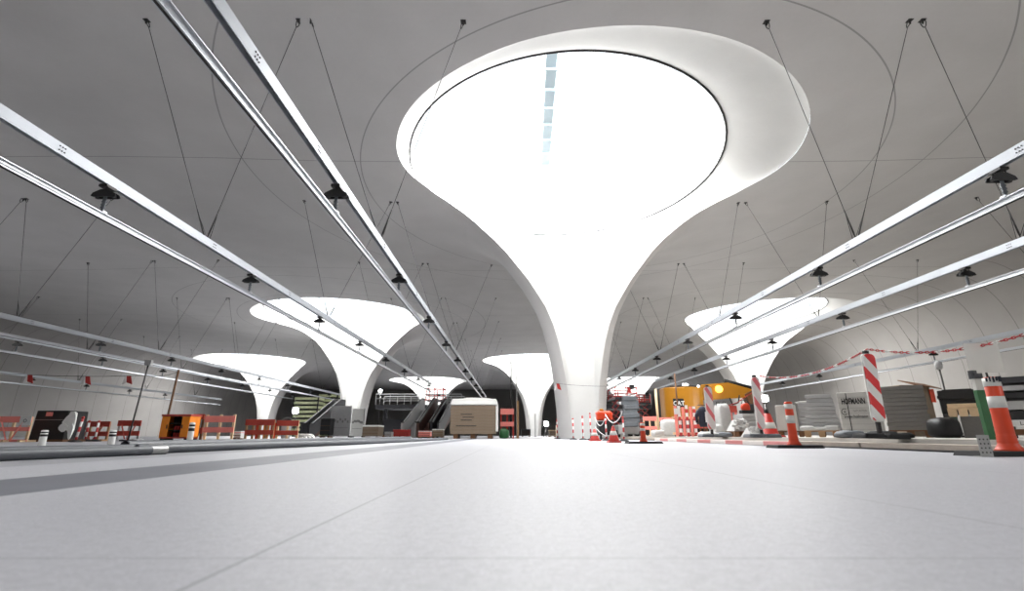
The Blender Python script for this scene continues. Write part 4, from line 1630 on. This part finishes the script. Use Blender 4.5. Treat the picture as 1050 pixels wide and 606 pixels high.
escalator(413, 427, 34, 6.5, 2.05, 'mgrey', 'mgrey', 'grey glass sided escalator left of the brown one')
escalator(429.5, 440, 34, 6.5, 2.05, 'brown', 'brown', 'brown sided escalator before the red railed lift')
escalator(443, 450, 34, 6.5, 2.0, 'dgrey', 'dgrey', 'dark escalator nearest the tarp covered stack')
escalator(311, 319, 37, 5.5, 2.1, 'dgrey', 'mgrey', 'dark escalator before the green formwork stacks')


def hoarding(px0, px1, yt, Y, label, mt):
    xa_, xb_ = gx(px0, Y, 1), gx(px1, Y, 1)
    zt = hz(yt, Y)
    t = thing('hoarding_panel', label, 'panel', ((xa_ + xb_) / 2, Y, 0))
    w_ = xb_ - xa_
    MB().box((0, 0, zt * .52), (w_, .06, zt * .94)).build('board', M[mt], t)
    for sx in (-1, 1):
        MB().box((sx * w_ * .48, .05, zt * .5), (.08, .08, zt)).build('post', M['dgrey'], t)
        MB().box((sx * w_ * .48, .3, .05), (.12, .6, .1)).build('foot', M['dgrey'], t)
    b = MB()
    rnd = random.Random(px0)
    for k in range(7):
        b.box((-w_ * .38 + w_ * .76 * k / 6, -.032, zt * (.52 + rnd.uniform(-.03, .05))), (.13, .008, .18))
    b.build('printed_patches', M['ink2'], t)
    MB().box((0, -.032, zt * .30), (w_ * .8, .008, .03)).build('printed_line', M['ink2'], t)


hoarding(338.5, 359, 416, 37.5, 'pale grey hoarding panel standing left of the column foot', 'mgrey')
hoarding(360.5, 372.5, 419, 38.8, 'whitish hoarding panel right before the left column foot', 'refl')


def bridge(pxa, pxb, label):
    Y = 44.5
    xa_, xb_ = gx(pxa, Y, 3), gx(pxb, Y, 3)
    W = xb_ - xa_
    t = thing('footbridge', label, 'bridge', ((xa_ + xb_) / 2, Y, 2.4))
    MB().box((0, 1.5, .2), (W, 3, .34)).build('deck', M['dgrey'], t)
    for y in (.05, 2.95):
        b = MB()
        b.tube([(-W / 2, y, 1.3), (W / 2, y, 1.3)], .04, 5)
        b.tube([(-W / 2, y, .9), (W / 2, y, .9)], .025, 5)
        k = int(W / 1.2)
        for i in range(k + 1):
            b.tube([(-W / 2 + W * i / k, y, .35), (-W / 2 + W * i / k, y, 1.3)], .03, 5)
        b.build('railing', M['mgrey'], t)
    for sx in (-.42, .42):
        MB().box((sx * W, 1.5, -1.2), (.3, .3, 2.46)).build('pier', M['dgrey'], t)


bridge(385, 473, 'dark footbridge deck with pale railings behind the escalators')
bridge(602, 668, 'dark footbridge deck right of the middle column')

# formwork stacks
for (px0, px1, yt, Y, lb) in ((303, 328, 407, 58, 'tall stack of greenish formwork panels left of the dark escalator'),
                              (327, 347, 404, 62, 'taller greenish formwork stack behind the dark escalator')):
    xa_, xb_ = gx(px0, Y, 2), gx(px1, Y, 2)
    W, zt = xb_ - xa_, hz(yt, Y)
    t = thing('formwork_stack', lb, 'stack', ((xa_ + xb_) / 2, Y, 0))
    n = 9
    for k in range(n):
        z = zt * (k + .5) / n
        MB().box((random.uniform(-.1, .1), 0, z), (W, 2, zt / n * .55)).build('panel_layer', M['mosaic'], t)
        MB().box((0, .05, z - zt / n * .37), (W * .9, 1.8, zt / n * .2)).build('spacer', M['dgrey'], t)
    for sx in (-1, 1):
        MB().box((sx * W * .5, -1.05, zt / 2), (.12, .12, zt)).build('upright', M['dgrey'], t)

def bucket(px, Y, r, h, mt, label):
    t = thing('bucket', label, 'bucket', (gx(px, Y), Y, 0), 0, 'buckets behind the guard fences')
    b = MB()
    b.lathe([(r * .8, 0), (r, h), (r * 1.06, h), (r * 1.06, h - .02), (r * .96, h - .02), (r * .78, .03)], n=18)
    b.build('shell', M[mt], t)
    MB().tube([(r * cos(R(a)), 0, h + r * .9 * sin(R(a))) for a in range(0, 181, 20)], .008, 5).build('bail_handle', M['galv'], t)


bucket(263.5, 17.4, .10, .62, 'orange', 'left orange bucket behind the left brownish red fence')
bucket(271.5, 17.5, .10, .60, 'cabo', 'yellowish bucket behind the middle of the left brownish red fence')
bucket(279, 17.4, .10, .58, 'orange', 'right orange bucket behind the left brownish red fence')
bucket(292, 17.6, .17, .62, 'white', 'white bucket behind the fence nearest the green formwork')
for px, Y, w_, h_, mt, nm, lb in ((575, 40, .7, .9, 'cream', 'timber_crate', 'far pale timber crate just left of the middle column foot'),
                              (580, 43, .8, .7, 'board', 'timber_crate', 'far beige crate touching the left edge of the column foot'),
                              (646, 27, .9, .8, 'mgrey', 'site_box', 'grey site box behind the draped scissor lift'),
                              (669, 28, .9, 1.1, 'dgrey', 'site_box', 'dark site box behind the salmon fences'),
                              (403, 41, 1.8, 1.4, 'dgrey', 'site_box', 'far dark site box under the left footbridge'),
                              (478, 60, 3.0, 1.6, 'dgrey', 'site_box', 'far dark site box behind the tarp covered stack')):
    t = thing(nm, lb, 'box', (gx(px, Y), Y, 0))
    MB().box((0, 0, h_ * .55), (w_, .6, h_ * .82)).build('body', M[mt], t, bevel=.01)
    MB().box((0, 0, h_ * .985), (w_ * 1.04, .64, h_ * .05)).build('lid', M[mt], t)
    for sx in (-1, 1):
        MB().box((sx * w_ * .36, 0, h_ * .07), (w_ * .14, .58, h_ * .14)).build('skid', M['dwood'], t)

# distant dark boxes right of the beige rack and near column
crate(535, 544, 440, 52, 'black', 'dgrey', 'small dark container in the distance left of the far column foot', d=2)
crate(563, 570, 441, 45, 'board', 'cream', 'distant pale box under the bright work light', d=1)

# ------------------------------------------------------------------ work lights on masts


def work_light(px, py, Y, label, power=60, size=.22):
    z = hz(py, Y)
    x = gx(px, Y, z)
    t = thing('work_light', label, 'lamp', (x, Y, 0))
    MB().tube([(0, .12, .02), (0, .12, z)], .03, 6).build('mast', M['steel'], t)
    b = MB()
    for k in range(3):
        a = 2 * pi * k / 3
        b.tube([(0, .12, .6), (.45 * cos(a), .12 + .45 * sin(a), .02)], .02, 5)
    b.build('tripod', M['steel'], t)
    MB().box((0, .05, z), (size * 1.0, .1, size * .95)).build('housing', M['dgrey'], t)
    MB().lathe([(size * .36, 0), (size * .4, .01), (size * .36, .02)], n=20).build('lens', M['lamp'], t, loc=(0, 0, z)).rotation_euler = (pi / 2, 0, 0)
    ld = bpy.data.lights.new('work_light_beam', 'POINT')
    ld.energy = power
    ld.shadow_soft_size = .12
    lo = bpy.data.objects.new('work_light_beam', ld)
    COL.objects.link(lo)
    lo.parent = t
    lo.location = (0, -.2, z)


work_light(303, 421, 50, 'bright work light before the green formwork stacks', 500, .7)
work_light(390, 401, 56, 'bright work light high beside the left column', 400, .45)
work_light(560, 434.5, 44, 'bright work light low left of the middle column foot', 250, .5)
work_light(703, 396, 30, 'bright work light above the yellow machine', 250, .38)
work_light(717.5, 397, 30.5, 'smaller bright work light right of its neighbour above the yellow machine', 150, .3)
work_light(784.5, 408.5, 22, 'bright work light behind the faded beacon', 200, .34)

# ------------------------------------------------------------------ camera, world, render look
cam = bpy.data.cameras.new('camera')
cam.sensor_width = 36
cam.lens = F / 1050 * 36
cam.clip_end = 400
cam.clip_start = .02
cam.dof.use_dof = True
cam.dof.focus_distance = 9.0
cam.dof.aperture_fstop = 2.8
co = bpy.data.objects.new('camera', cam)
COL.objects.link(co)
co.location = (0, 0, CAMZ)
co.rotation_euler = (pi / 2 + PITCH, 0, 0)
S.camera = co
w = bpy.data.worlds.new('world')
S.world = w
w.use_nodes = True
w.node_tree.nodes['Background'].inputs[0].default_value = (.9, .95, 1, 1)
w.node_tree.nodes['Background'].inputs[1].default_value = 2.0
vs = S.view_settings
vs.view_transform = 'Standard'
vs.look = 'None'
vs.gamma = 1
vs.use_curve_mapping = False
vs.exposure = 0.0
